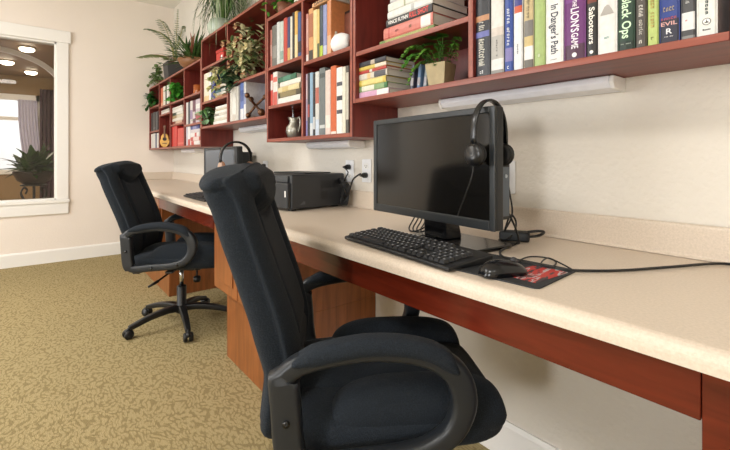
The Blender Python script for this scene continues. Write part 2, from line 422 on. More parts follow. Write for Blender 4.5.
# curtain
mb = MB(); vs = []; fs = []
nY, nZ = 60, 10
for k in range(nZ + 1):
    z = 0.3 + 2.0 * k / nZ
    for i in range(nY + 1):
        y = LWY1 + 0.0 + 0.62 * i / nY
        vs.append((XL + 0.13 + 0.03 * math.sin(i * 1.15) + 0.006 * math.sin(i * 0.5 + k), y, z))
for k in range(nZ):
    for i in range(nY): a = k * (nY + 1) + i; fs.append((a, a + 1, a + nY + 2, a + nY + 1))
mb.add(vs, fs)
co = mb.build('curtain', mat('#4b3440', 0.8, 0, 0.1, 10), smooth=True); co.modifiers.new('s', 'SOLIDIFY').thickness = 0.006
tag(co, 'dark plum curtain hanging beside the bright lounge window', 'curtain')
mb = MB(); vs = []; fs = []
for k in range(nZ + 1):
    z = 0.9 + 1.2 * k / nZ
    for i in range(31):
        y = LWY1 - 0.30 + 0.26 * i / 30
        vs.append((XL + 0.062 + 0.016 * math.sin(i * 1.3), y + 0.10 * (1 - k / nZ) ** 2, z))
for k in range(nZ):
    for i in range(30): a = k * 31 + i; fs.append((a, a + 1, a + 32, a + 31))
mb.add(vs, fs)
co = mb.build('sheer_curtain', mat('#c9c6dc', 0.8), smooth=True); co.modifiers.new('s', 'SOLIDIFY').thickness = 0.003
tag(co, 'thin lilac sheer drape at the edge of lounge window', 'curtain')
# lounge ceiling lamps
for i, (px, py, lab) in enumerate(((27, 51, 'round white lounge ceiling lamp nearest the interior window'), (7, 64, 'round white lounge ceiling lamp at the far left of the pane'),
                                   (31, 74, 'round white lounge ceiling lamp deepest in the room'))):
    fw = (ZL - .05 - H) * F / (YH - py); rt = (px - CX) / F * fw
    X, Y = -(CS * fw - SN * rt), SN * fw + CS * rt
    t = thing('ceiling_lamp', lab, 'lamp', (X, Y, ZL), 0, 'lounge ceiling lamps')
    m1 = MB(); m1.lathe([(0.0, 0), (0.09, 0), (0.09, -0.02), (0, -0.02)], 24); m1.build('lamp_base', mat('#d8d2c4', 0.4), t, True)
    m1 = MB(); m1.lathe([(0.078, -0.02), (0.078, -0.04), (0.055, -0.055), (0.0, -0.062)], 24); m1.build('diffuser', mat('#fff2dc', 0.4, emit=22.0), t, True)
# plant on an iron stand
PSX, PSY = -6.35, None
r_ = (34.0 - CX) / F; PSY = -PSX * (SN + r_ * CS) / (CS - r_ * SN)
t = thing('plant_stand', 'black wrought iron scroll stand holding a plant in the lounge', 'plant stand', (PSX, PSY, 0))
mb = MB(); mb.tube([(0, 0, 0.02), (0, 0, 0.76)], 0.014); mb.lathe([(0.0, .76), (.13, .76), (.13, .775), (0, .775)], 20); mb.build('post', BLK, t)
for k in range(4):
    a = PI / 4 + k * PI / 2; mb = MB()
    pts = [(0.012, .28), (0.06, .2), (.13, .1), (.2, .012), (.24, .016), (.25, .05), (.225, .07)]
    mb.tube(cr([(r * math.cos(a), r * math.sin(a), z) for r, z in pts]), 0.009); mb.build('foot', BLK, t)
    mb = MB(); pts = [(0.014, .55), (.06, .54), (.13, .6), (.17, .68), (.13, .74), (.09, .71), (.11, .67)]
    mb.tube(cr([(r * math.cos(a), r * math.sin(a), z) for r, z in pts]), 0.008); mb.build('scroll', BLK, t)
t = thing('potted_plant', 'leafy green plant in dark bowl behind the interior window', 'plant', (PSX, PSY, 0.7755))
mb = MB(); mb.lathe([(0.0, 0), (.09, 0), (.16, .05), (.2, .14), (.2, .16), (.18, .15), (0, .14)], 24); mb.build('pot', mat('#2a1d17', 0.4), t, True)
mb = MB()
for k in range(95):
    a = random.uniform(0, 2 * PI); e = random.uniform(0.15, 1.35)
    b = Vector((random.uniform(-.1, .1), random.uniform(-.1, .1), 0.15))
    mb.leaf(b, (math.cos(a) * math.cos(e), math.sin(a) * math.cos(e), math.sin(e)), random.uniform(.2, .4), random.uniform(.06, .1), 0.7, 5, k % 2)
mb.build('foliage', [leafmat('#2c4a22', '#3f6a2e'), leafmat('#1d331a', '#35562a')], t, recalc=False)

# ------------------------------------------------------------------ desk: worktop, apron, pedestals
wt = thing('worktop', 'long beige laminate worktop with rounded front edge along the shelf wall', 'countertop', (0, 0, ZC))
R = 0.016; prof = [(D - .001, -.033), (D - .001, 0), (FRONT + .022, 0)]
for k in range(1, 7):
    a = PI / 2 + PI / 2 * k / 6; prof.append((FRONT + .022 + .022 * math.cos(a), -.022 + .022 * math.sin(a)))
prof += [(FRONT, -.034), (FRONT + .02, -.038), (FRONT + .06, -.036)]
mb = MB(); mb.prism(prof, XW + .001, 1.2, ax='x'); mb.build('counter_slab', LAM, wt, smooth=False)
bs = [(D - .001, 0.001), (D - .001, .0885), (D - .018, .0885), (D - .022, .084), (D - .022, .008), (D - .03, .001)]
mb = MB(); mb.prism(bs, XW + .001, 1.2, ax='x'); mb.build('backsplash', LAM, wt, bevel=.003)
mb = MB(); mb.box(XW + .001, XW + .022, FRONT + .06, D - .022, .001, .0885); mb.build('end_splash', LAM, wt, bevel=.003)
APY = 0.767
mb = MB(); mb.box(-1.598, -.168, APY, APY + .02, .708, ZC - .037)
tag(mb.build('apron_rail', APRON, bevel=.002), 'dark cherry apron rail under the worktop by the near chair', 'rail')
mb = MB(); mb.box(-3.508, -2.278, APY, APY + .02, .708, ZC - .037)
tag(mb.build('apron_rail', APRON, bevel=.002), 'dark cherry apron rail under the worktop by the far chair', 'rail')
def pedestal(x0, x1, label):
    t = thing('pedestal_cabinet', label, 'cabinet', ((x0 + x1) / 2, 1.1, 0), 0, 'cherry pedestals under the worktop')
    ox, oy = (x0 + x1) / 2, 1.1
    mb = MB(); mb.box(x0 - ox, x1 - ox, .84 - oy, D - .004 - oy, 0, .40); mb.build('base', PEDW, t, bevel=.002)
    mb = MB(); mb.box(x0 - ox, x1 - ox, APY + .018 - oy, D - .004 - oy, .4, ZC - .039); mb.build('body', PEDW, t, bevel=.002)
    wd = (x1 - x0)
    for k, (a, b) in enumerate(((x0 + .012, x0 + wd / 2 - .004), (x0 + wd / 2 + .004, x1 - .012))):
        mb = MB(); mb.box(a - ox, b - ox, APY - oy, APY + .019 - oy, .405, .775)
        mb.box(a + .05 - ox, b - .05 - ox, APY - .006 - oy, APY - oy, .455, .725); mb.build('door', PEDW, t, bevel=.003)
    return t
pedestal(-2.27, -1.60, 'orange cherry pedestal cabinet behind the near chair')
pedestal(-4.55, -3.512, 'orange cherry pedestal cabinet behind the far chair')
t = thing('base_cabinet', 'cherry base cabinet with raised panel door at the near end', 'cabinet', (.2, 1.1, 0))
mb = MB(); mb.box(-.367, .5, APY - 1.1, D - .004 - 1.1, 0, ZC - .039); mb.build('body', APRON, t, bevel=.002)
dr = MB(); dr.box(-.328, .1, APY - 1.122, APY - 1.1, .06, .735); do = dr.build('door', APRON, t, bevel=.003)
dr = MB(); 
for a in ((-.328, -.308), (.08, .1)): dr.box(a[0], a[1], APY - 1.128, APY - 1.122, .06, .735)
dr.box(-.27, .04, APY - 1.129, APY - 1.122, .12, .675); dr.build('raised_panel', APRON, do, bevel=.004)
# under the worktop
# ------------------------------------------------------------------ bookshelf units
TB = 0.019
def unit(x0, x1, z0, z1, divs, shelves, label):
    """divs: X of dividers; shelves: per column list of shelf top heights"""
    cx = (x0 + x1) / 2
    t = thing('bookshelf', label, 'bookshelf', (cx, D, z0), 0, 'cherry wall shelf units')
    def bx(name, a, b, y0, c, d, m):
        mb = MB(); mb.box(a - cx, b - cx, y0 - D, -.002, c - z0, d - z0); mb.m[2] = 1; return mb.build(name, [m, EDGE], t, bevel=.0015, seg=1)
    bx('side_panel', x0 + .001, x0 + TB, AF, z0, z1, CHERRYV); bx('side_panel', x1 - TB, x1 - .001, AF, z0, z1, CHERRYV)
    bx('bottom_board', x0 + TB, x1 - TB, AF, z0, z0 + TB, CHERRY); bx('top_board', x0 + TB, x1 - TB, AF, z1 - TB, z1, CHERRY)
    mb = MB(); mb.box(x0 + TB - cx, x1 - TB - cx, -.008, -.003, TB, z1 - z0 - TB); mb.build('back_panel', CHERRYV, t)
    es = [x0 + TB] + [v for d in divs for v in (d - TB / 2, d + TB / 2)] + [x1 - TB]
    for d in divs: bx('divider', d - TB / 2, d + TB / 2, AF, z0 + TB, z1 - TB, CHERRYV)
    for i, col in enumerate(shelves):
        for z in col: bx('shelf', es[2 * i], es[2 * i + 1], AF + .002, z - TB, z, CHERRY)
    return t
U1B, U2B, U3B, U4B = 1.186, 1.329, 1.186, 1.329
unit(-5.438, -3.503, U1B, 1.915, [-4.95, -4.485, -3.992], [[1.682, 1.403], [1.648, 1.56], [1.646, 1.425], [1.648, 1.394]], 'low cherry shelf unit in the far corner topped with palm and bromeliad')
unit(-3.501, -2.282, U2B, 2.058, [-2.915], [[1.823, 1.546], [1.616]], 'raised cherry shelf unit full of trailing plants, second from the far corner')
unit(-2.28, -1.437, U3B, 1.915, [-1.865], [[1.624, 1.398], [1.584]], 'low cherry shelf unit with white ceramic hen and grey pitcher')
unit(-1.435, -.172, U4B, 2.05, [-.816], [[1.548], []], 'raised cherry shelf unit above the near monitor holding the potted fern')

# under shelf light fixtures
def fixture(x0, x1, z, y0, label):
    t = thing('under_shelf_light', label, 'light fixture', ((x0 + x1) / 2, 1.31, z), 0, 'white lights under the shelves')
    L = (x1 - x0) / 2
    p = [(D - 1.312, -.001), (y0 - 1.31, -.001), (y0 - 1.31 - .004, -.02), (y0 - 1.31 + .01, -.036), (D - 1.312, -.04)]
    mb = MB(); mb.prism(p, -L + .012, L - .012, ax='x'); mb.build('diffuser', mat('#edeff6', 0.35), t, bevel=.004)
    for s in (-1, 1):
        mb = MB(); mb.prism([(a, b * 1.04 - (.0 if b > -.01 else .0005)) for a, b in p], s * L, s * (L - .012), ax='x'); mb.build('end_cap', WHITE, t, bevel=.003)
fixture(-1.11, -.47, U4B, 1.265, 'long white light under the raised unit above near monitor')
fixture(VX(309, 1.27), VX(350, 1.27) + .02, U3B, 1.25, 'white light under the unit with the ceramic hen')
fixture(VX(240, 1.26), -2.33, U2B, 1.25, 'white light under the plant filled unit')
fixture(VX(183, 1.27), VX(197, 1.27), U1B, 1.25, 'small white light under the far corner unit')

# ------------------------------------------------------------------ books
def book_mesh(mb, th, h, d, bands=(), flat=False, hard=True, tilt=0):
    """local: x thickness (centred), y 0 (spine) .. d, z 0..h.  mats: 0 cover, 1 paper, 2.. bands"""
    c = .0022 if hard else .0008
    ins = .003 if hard else .0006
    M = Matrix(((0, 0, 1, -h / 2), (0, 1, 0, 0), (1, 0, 0, th / 2), (0, 0, 0, 1))) if flat else None
    if tilt: M = Matrix.Rotation(tilt, 4, 'Y')
    x = th / 2
    mb.box(-x, -x + c, .003, d, 0, h, 0, M); mb.box(x - c, x, .003, d, 0, h, 0, M)
    # spine with colour bands, slightly rounded
    cuts = sorted(set([0, 1] + [v for b in bands for v in b[:2]]))
    for a, b in zip(cuts[:-1], cuts[1:]):
        mi = 0; mid = (a + b) / 2
        for bd in bands:
            if bd[0] <= mid <= bd[1]: mi = bd[2]
        pts = [(-x, .004), (-x * .75, .0008), (0, 0), (x * .75, .0008), (x, .004)]
        mb.prism(pts, a * h, b * h, mi, M, ax='z')
    return [(-x + c, x - c, .004, d - ins, ins, h - ins)], M
def bmat(c, gloss):
    k = [int(c.lstrip('#')[i:i + 2], 16) for i in (0, 2, 4)]
    return mat('#%02x%02x%02x' % tuple(int(v * .93) for v in k), gloss, 0, .22, 55)
def book(label, group, loc, th, h, d, cover, bands=(), flat=False, rz=0, hard=True, titles=(), gloss=.35, cat='book', tilt=0, split=True):
    cols = [bmat(cover, gloss), PAPER]; bd = []
    for a, b, c in bands:
        mm = bmat(c, gloss)
        if mm not in cols: cols.append(mm)
        bd.append((a, b, cols.index(mm)))
    mb = MB(); (pg,), M = book_mesh(mb, th, h, d, bd, flat, hard, tilt)
    if split or titles:
        t = thing('book', label, cat, loc, rz, group)
        mb.build('cover', cols, t)
        p = MB(); p.box(*pg, 0, M); p.build('pages', PAPER, t)
        for body, zf, size, col, mode, ln in titles:
            if flat: MM = at(UPR, (zf - .5) * h, -.0003, th / 2)
            elif mode == 'D': MM = at(DOWN, 0, -.0003, zf * h)
            else: MM = at(UPR, 0, -.0003, zf * h)
            text(body, size, mat(col, .4), 'title', t, MM, ln)
        return t
    mb.box(*pg, 1, M)
    o = mb.build('book', cols); o.location = loc; o.rotation_euler = (0, 0, rz)
    return tag(o, label, cat, group)
ORD = ['first', 'second', 'third', 'fourth', 'fifth', 'sixth', 'seventh', 'eighth', 'ninth', 'tenth', 'eleventh', 'twelfth', 'thirteenth', 'fourteenth', 'fifteenth', 'sixteenth', 'seventeenth']

# sixteen big novels over the near monitor (photo columns left to right)
ZS = U4B + TB + .0006
G = 'novels on the shelf above the near monitor'
novels = [   # photo columns, cover, bands (metres up the spine), lettering (metres), label
 (474.6, 489.4, '#24262e', [(.0, .03, '#1d1f26'), (.122, .14, '#6a6fb4'), (.172, .19, '#c08a62')], [('~11', .074, .022, '#e4e2d4', 'D', .085), ('~5', .156, .022, '#d9d6cc', 'D', .028), ('~2', .014, .011, '#ffffff', 'U', .014)], 'black novel with cream lettering and a violet band, at left end above near monitor'),
 (490.2, 503.6, '#8d8c88', [(.012, .045, '#eae8e4'), (.045, .115, '#b9b6b0'), (.115, .14, '#d9cfc4'), (.14, .26, '#e5e2dc')], [('~8', .08, .005, '#6a6864', 'D', .06)], 'grey and white jacketed novel beside the black novel with violet band'),
 (504.2, 512.6, '#27479c', [(.03, .07, '#7f79b4')], [('~12', .13, .009, '#e8ecf6', 'D', .11), ('~1', .013, .009, '#e8ecf6', 'U', .008)], 'slim royal blue novel with white letters above near monitor'),
 (513.2, 522.2, '#eceef0', [(.165, .185, '#cf5a33'), (.185, .26, '#3b3f8a')], [('~6', .06, .004, '#6b6b70', 'D', .03)], 'white novel with orange and blue top band above near monitor'),
 (523.2, 533.2, '#b9ae96', [(.0, .024, '#6d6a60'), (.024, .062, '#f2f1ee'), (.062, .09, '#d3bd82'), (.09, .135, '#7d7a76'), (.135, .26, '#cdb98c')], [('~7', .17, .008, '#857a5e', 'D', .06)], 'tan and grey novel with white lower label beside a pale green novel'),
 (533.8, 545.0, '#a9c078', [], [('~1', .03, .008, '#dfe9c8', 'U', .007)], 'pale green novel left of the white novel In Danger\'s Path'),
 (545.4, 563.0, '#f2f2ef', [], [("In Danger's Path", .092, .019, '#23283c', 'D', .132), ('~6', .011, .0025, '#55555a', 'U', .018)], "white novel titled In Danger's Path in dark blue letters"),
 (563.6, 585.6, '#6d2a74', [(0, .04, '#4b2040'), (.15, .26, '#7d3b8d')], [('THE', .146, .010, '#f2ecf4', 'D', .018), ("LION'S", .103, .020, '#f2ecf4', 'D', .062), ('GAME', .049, .017, '#f2ecf4', 'D', .04), ('o', .013, .012, '#ffffff', 'U', 0)], "purple novel with white capitals right of In Danger's Path"),
 (586.0, 597.0, '#22201f', [(.135, .26, '#7b3322')], [('Saboteurs', .078, .013, '#f3efe6', 'D', .092), ('o', .012, .009, '#f3efe6', 'U', 0)], 'black novel titled Saboteurs in white lettering'),
 (597.4, 617.0, '#efefec', [], [('~4', .04, .005, '#4e9d94', 'U', .012), ('^', .105, .03, '#a7a39e', 'U', 0)], 'thick white novel with small grey mountain mark beside Saboteurs'),
 (617.4, 634.8, '#123a26', [(.0, .022, '#10281d')], [('Black Ops', .078, .019, '#d9f8d2', 'D', .098), ('~8', .016, .0028, '#b9c7bb', 'U', .022)], 'dark green novel titled Black Ops in white lettering'),
 (635.2, 646.8, '#4d453e', [], [('~7', .095, .009, '#ddd8cf', 'D', .05), ('~8', .047, .008, '#ddd8cf', 'D', .035), ('~1', .014, .008, '#ddd8cf', 'U', .008)], 'brown grey novel between Black Ops and a lime green novel'),
 (647.2, 658.4, '#c0d27a', [], [('~10', .075, .008, '#b79a4c', 'D', .07), ('~1', .017, .007, '#6f7a3c', 'U', .007)], 'lime green novel left of the blue novel Evil'),
 (658.8, 679.8, '#27408f', [(0, .052, '#2b2c40')], [('EVIL', .042, .0085, '#d9a7a2', 'U', .03), ('~5', .054, .006, '#b6555a', 'U', .03), ('R', .025, .012, '#e9e9ec', 'U', .011), ('~7', .014, .0025, '#e9e9ec', 'U', .017), ('~4', .075, .011, '#a99b8a', 'U', .022)], 'thick dark blue novel with pink word Evil on its spine'),
 (680.4, 695.4, '#4a4a4c', [(.02, .058, '#efefee'), (0, .008, '#8d8d8b')], [('~2', .041, .004, '#c0504c', 'U', .008), ('~4', .075, .008, '#d9d9d9', 'D', .025)], 'grey photographic novel with broad white label right of Evil'),
 (696.0, 717.6, '#f0f1ec', [], [('~6', .066, .005, '#3c5a52', 'D', .045), ('~6', .066 , .0051, '#3c5a52', 'D', .046), ('o', .030, .0145, '#222222', 'U', 0), ('Books', .0135, .0035, '#222222', 'U', .013)], 'thick white novel with black round emblem at right end of shelf'),
]
YN = AF + .012
for a, b, cov, bands, tit, lab in novels:
    x0, x1 = VX(a, YN), VX(b, YN); hb = random.uniform(.246, .262)
    book(lab, G, ((x0 + x1) / 2, YN, ZS), x1 - x0 - .0012, hb, .165, cov, [(p / hb, min(1, q / hb), c_) for p, q, c_ in bands],
         titles=[(t0, t1 / hb) + tuple(t2) for t0, t1, *t2 in tit])

COLS = []
for e_ in ([-5.438, -4.95, -4.485, -3.992, -3.503], [-3.501, -2.915, -2.282], [-2.28, -1.865, -1.437], [-1.435, -.816, -.172]):
    for i_ in range(len(e_) - 1):
        COLS.append((e_[i_] + (TB if i_ == 0 else TB / 2) + .001, e_[i_ + 1] - (TB if i_ == len(e_) - 2 else TB / 2) - .001))
def span(a, b):
    l_, h_ = max(COLS, key=lambda c: min(b, c[1]) - max(a, c[0]))
    return max(a, l_), min(b, h_)
def row(place, group, z, Yf, items, d=.17, split=False, cat='book'):
    for i, it in enumerate(items):
        a, b, h, cov, bands, word = it[:6]
        x0, x1 = span(VX(a, Yf), VX(b, Yf))
        book('%s, %s from left in %s' % (word, ORD[i], place), group, ((x0 + x1) / 2, Yf, z + .0006), x1 - x0 - .001, h, it[6] if len(it) > 6 else d, cov, bands, split=split)
def stack(place, group, z, Yf, items, d=.16, split=False):
    """items bottom to top: (px left, px right of spine, thickness, cover, bands, word)"""
    zz = z + .0006
    for i, it in enumerate(items):
        a, b, th, cov, bands, word = it[:6]
        x0, x1 = span(VX(a, Yf), VX(b, Yf))
        book('%s, %s from bottom in %s' % (word, ORD[i], place), group, ((x0 + x1) / 2, Yf, zz), th, x1 - x0, d, cov, bands, flat=True, split=split,
             rz=0, titles=it[6] if len(it) > 6 else ())
        zz += th + .0006
# lying stack above the fern
G = 'hardbacks lying above the fern'
stack('the stack above the fern', G, 1.548, AF + .02, [
 (379.5, 434.0, .017, '#6f8a3e', [(.12, .9, '#a8a85c')], 'thin green hardback'),
 (383.5, 432.5, .045, '#d5796a', [(.78, .96, '#f0ece6'), (.1, .14, '#c4574c')], 'thick salmon pink hardback', [('~3', .30, .008, '#7a3a36', 'U', .02), ('~2', .58, .012, '#5e5a3a', 'U', .014)]),
 (386.0, 432.0, .031, '#1c1a1c', [], 'black hardback with red and white letters', [('VINCE FLYNN', .28, .014, '#eceae6', 'U', .112), ('KILL SHOT', .735, .02, '#e03a2c', 'U', .095)]),
 (387.5, 432.5, .028, '#e9e9e4', [(.55, .62, '#bfc0be')], 'white hardback'),
 (388.0, 430.0, .032, '#e4e6dc', [(.4, .44, '#a9b08c')], 'cream white hardback'),
 (390.0, 431.0, .028, '#cfcdd0', [], 'pale grey hardback'),
 (391.0, 430.0, .03, '#3a4a63', [], 'dark blue hardback'),
], d=.2, split=True)
# stack left of the fern
stack('the stack left of the fern', 'hardbacks stacked left of the fern', U4B + TB, AF + .02, [
 (355.8, 388.5, .027, '#e3c6d6', [(.0, .62, '#d9a9c8'), (.62, .98, '#f3f2ee')], 'pink and white hardback'),
 (356.0, 387.0, .024, '#8fae7a', [(.1, .55, '#e6e6d2'), (.9, 1, '#3f7a46')], 'green and white hardback'),
 (356.0, 385.5, .025, '#e0c95e', [(.1, .9, '#ead98a')], 'yellow hardback'),
 (356.0, 387.0, .026, '#d8d2c4', [(.3, .42, '#e8c98e'), (.55, .95, '#55555c')], 'cream hardback with dark end'),
 (356.0, 386.0, .013, '#b8382f', [(.4, .5, '#e9e4da')], 'thin red hardback'),
 (356.2, 386.0, .016, '#d9c15a', [(.6, 1, '#ecdccb')], 'thin mustard hardback'),
 (357.0, 385.5, .021, '#2e3038', [(.45, .6, '#c9b9a6')], 'black topmost hardback'),
], d=.17, split=True)
# small books leaning on the flowerpot
for k, (px, c, w_) in enumerate(((414.5, '#4b4a5c', 'dark plum paperback'), (419.0, '#6f8fb5', 'blue paperback'), (423.2, '#9aa7ad', 'grey blue paperback'))):
    x = VX(px, AF + .07); book('%s leaning against the stone pot of the fern' % w_, 'paperbacks leaning on the fern pot', (x, AF + .05 + .012 * k, U4B + TB + .0035), .015, .098, .07, c, [(.2, .5, '#b9b6bd')], tilt=.12, rz=.05)

# unit with the ceramic hen: left column upper row
row('row beneath the small green plant', 'books beneath the small green plant', 1.624, AF + .014, [
 (267.6, 271.4, .222, '#d98f80', [(.3, .6, '#e7b8ab')], 'salmon book'), (271.6, 276.2, .238, '#6f6f6a', [(.2, .5, '#92908a')], 'dark grey book'),
 (276.4, 279.4, .245, '#d5dad8', [], 'pale grey book'), (279.6, 283.0, .238, '#c6d2cb', [(.1, .3, '#8fa79d')], 'mint grey book'),
 (283.2, 286.8, .246, '#c4473c', [], 'red book'), (287.0, 289.8, .24, '#36406f', [(0, .3, '#d8b06a')], 'navy blue book'),
 (290.0, 291.8, .236, '#efe9d8', [], 'thin cream book'), (292.0, 294.0, .252, '#2b2a2c', [], 'thin black book'),
 (294.2, 297.2, .25, '#e3b25d', [(.0, .5, '#efd9a6')], 'ochre yellow book'), (297.4, 300.6, .236, '#31528c', [(.1, .35, '#26262e')], 'blue book')], d=.19)
row('bay above the grey pitcher', 'books above the grey pitcher', 1.398, AF + .014, [
 (269.4, 272.4, .185, '#d5544a', [(.5, .8, '#efe8e2')], 'red and white upright book'), (272.6, 277.0, .192, '#e9e3dc', [(.0, .4, '#cf5a4d'), (.7, .85, '#d86d5e')], 'white upright book with red blots')], d=.17)
stack('lying stack above the grey pitcher', 'lying books above the grey pitcher', 1.398, AF + .02, [
 (277.8, 300.0, .035, '#eceae4', [], 'white lying book'), (278.2, 300.6, .03, '#4f4738', [(.1, .8, '#8d7f58')], 'olive brown lying book'),
 (278.0, 299.0, .03, '#e6d6a8', [(.2, .5, '#d2bd80')], 'cream lying book'), (280.0, 300.6, .027, '#efe9df', [], 'ivory lying book'),
 (278.0, 296.0, .03, '#2f6a50', [(.3, .7, '#4d8a74')], 'green lying book')], d=.16)
row('group beside the white ceramic hen', 'books beside the white ceramic hen', 1.584, AF + .014, [
 (304.0, 308.0, .245, '#c9877c', [(0, .15, '#eee7e2'), (.3, .9, '#d8a79c')], 'dusty pink book'), (308.2, 312.6, .262, '#dba36c', [(0, .2, '#4a4640'), (.45, .9, '#b06f4e')], 'tan and brown book'),
 (312.8, 316.6, .245, '#ecd9a0', [], 'pale yellow book'), (316.8, 319.0, .24, '#e3c77a', [(0, .3, '#55603f')], 'thin mustard book'),
 (319.2, 322.4, .25, '#23364a', [(0, .22, '#b8cf4a'), (.4, .9, '#3b4c57')], 'black book with lime foot'), (322.6, 326.4, .245, '#8f97c4', [(0, .2, '#c4c8dc')], 'lilac blue book'),
 (326.6, 330.6, .255, '#d98d5a', [(.0, .35, '#e6b28c')], 'orange book')], d=.2)
b = book('wide tan slipcase lettered DANIEL lying across the books beside the ceramic hen', 'books beside the white ceramic hen', ((VX(312.8, AF + .02) + VX(330.6, AF + .02)) / 2, AF + .016, 1.584 + .2635), .022, VX(330.6, AF + .02) - VX(312.8, AF + .02), .19, '#e0ac7c', [], flat=True, titles=[('DANIEL', .45, .015, '#3a2f28', 'U', .1)])
row('tall row beside the grey pitcher', 'tall books beside the grey pitcher', U3B + TB, AF + .014, [
 (304.2, 307.2, .318, '#b9a8bd', [(0, .25, '#8f8ac0'), (.6, .9, '#d3bcc0')], 'mauve tall book'), (307.4, 309.2, .32, '#3a3438', [(.3, .5, '#a9504c')], 'thin dark tall book'),
 (309.4, 312.4, .318, '#8fb0cc', [(0, .2, '#d5dbe0')], 'light blue tall book'), (312.6, 314.6, .31, '#26282c', [(.1, .3, '#d0d0d0')], 'thin black tall book'),
 (314.8, 318.6, .314, '#d9d9d4', [(0, .25, '#c6d4e6'), (.5, .75, '#b96a5c')], 'white tall book with red marks'), (318.8, 324.6, .325, '#6f7779', [(.1, .15, '#c9cdcd'), (.85, .92, '#4a5152')], 'slate grey tall book'),
 (324.8, 330.0, .306, '#e3cfc6', [(.1, .3, '#efe3da')], 'blush pink tall book'), (330.2, 335.8, .318, '#d2683a', [(0, .04, '#efe6da')], 'orange tall book'),
 (336.0, 342.0, .303, '#f1f0ec', [(.30, .36, '#4a4c55'), (.50, .57, '#34363f'), (.72, .78, '#54565f')], 'white tall book with black symbols'), (342.2, 345.2, .3, '#e8e4d2', [], 'cream tall book'), (345.4, 348.4, .3, '#55504a', [(.2, .9, '#c9c3b4')], 'dark backed tall book')], d=.21)
# plant filled unit
row('bay under the small red box', 'books under the small red box', 1.546, AF + .014, [
 (203.4, 208.6, .228, '#f0e6d2', [(0, .2, '#e3c592')], 'thick ivory book'), (208.8, 210.6, .225, '#e9e9ea', [], 'thin white book'),
 (210.8, 214.4, .232, '#2f3f86', [(.9, 1, '#4e64b4')], 'blue book')], d=.19)
stack('small stack under the red box', 'small books stacked under the red box', 1.546, AF + .02, [
 (214.8, 225.6, .022, '#8a4a2a', [(.1, .7, '#b98a52')], 'brown small book'), (215.0, 226.0, .02, '#e6e2d8', [], 'white small book'), (214.8, 225.4, .02, '#3d7f86', [(.6, 1, '#d6d9d6')], 'teal small book'),
 (215.4, 226.0, .018, '#2e3a34', [(.5, 1, '#e0ded4')], 'dark green small book'), (215.2, 225.6, .018, '#c98f4a', [(.5, 1, '#efe9dc')], 'ochre small book')], d=.15)
stack('white stack beside the ivy', 'white books stacked beside the ivy', U2B + TB, AF + .02, [
 (213.4, 227.0, .026, '#f3f1ea', [], 'white book'), (214.0, 226.6, .018, '#d9d3c2', [], 'beige book'), (214.4, 227.0, .02, '#f0ede4', [], 'ivory book'), (214.0, 226.4, .016, '#8f8a80', [(.4, 1, '#dcd8cc')], 'grey book'),
 (215.0, 227.0, .02, '#f2efe8', [], 'cream white book'), (215.2, 226.6, .016, '#cfc6b2', [], 'sand book'), (215.6, 226.8, .018, '#f3f2ee', [], 'bright white topmost book')], d=.16)
row('row behind the brass ornament', 'books behind the brass ornament', U2B + TB, AF + .014, [
 (228.8, 231.6, .236, '#e8e2d6', [], 'ivory book'), (231.8, 235.4, .24, '#f0eee8', [(0, .2, '#d5cfc4')], 'white book'), (235.6, 238.0, .236, '#d0ccc2', [], 'stone grey book'),
 (238.2, 239.6, .24, '#7f7f86', [], 'thin grey book'), (239.8, 243.2, .248, '#5f78b8', [(0, .3, '#dfe0e6'), (.5, .8, '#3f5596')], 'blue book with white foot'), (243.4, 245.6, .25, '#e4e4e6', [(.4, .7, '#8a93b8')], 'white book with blue band')], d=.18)
# corner unit
row('upper bay of the corner unit', 'books in upper bay of the corner unit', 1.648, AF + .014, [
 (160.0, 162.6, .2, '#d9744e', [(0, .2, '#e9b090')], 'orange book'), (162.8, 165.0, .205, '#efe9dc', [], 'ivory book'), (165.2, 166.2, .2, '#2c2c30', [], 'thin black book'), (166.4, 168.8, .2, '#f1efe8', [], 'white book')], d=.18)
stack('thin pile over the guitar ornament', 'books lying over the guitar ornament', 1.56, AF + .02, [
 (160.4, 169.0, .026, '#eeeae2', [], 'white book'), (160.6, 168.6, .02, '#cfc9be', [], 'grey book')], d=.15)
row('middle bay of the far corner', 'dark books in the far corner', 1.403, AF + .014, [
 (149.6, 152.4, .212, '#33363a', [], 'charcoal book'), (152.6, 155.4, .215, '#2a2d33', [(.1, .2, '#55585e')], 'black book'), (155.6, 157.6, .21, '#3d4146', [], 'dark slate book')], d=.2)
row('bottom bay of the far corner', 'pale books in the far corner', U1B + TB, AF + .014, [
 (150.0, 152.2, .165, '#efece6', [], 'white book'), (152.4, 154.8, .168, '#e6e3de', [], 'off white book'), (155.0, 156.4, .165, '#5a6484', [], 'thin slate blue book'), (156.6, 158.0, .165, '#ece8e0', [], 'ivory book')], d=.18)
stack('stack under the leafy green ivy', 'books stacked under the ivy', 1.425, AF + .02, [
 (171.0, 183.0, .03, '#8a3f2e', [(.3, .9, '#d9b9a0')], 'brown book'), (171.4, 182.4, .026, '#ece6da', [], 'ivory book'), (171.0, 183.2, .03, '#d9cdb6', [(.0, .4, '#a98d62')], 'tan book'), (171.4, 182.8, .026, '#2e4a3c', [(.4, 1, '#e8e6dc')], 'dark green book'), (171.8, 182.6, .03, '#efece6', [], 'white book'), (171.4, 182.0, .024, '#e3ded2', [], 'cream book')], d=.17)
row('red pair under the stack', 'red binders in the corner unit', U1B + TB, AF + .014, [
 (171.0, 176.8, .208, '#cf2f2a', [], 'bright red binder'), (177.2, 183.2, .17, '#d2413a', [(.1, .2, '#e06a60')], 'shorter red binder')], d=.2, cat='binder')
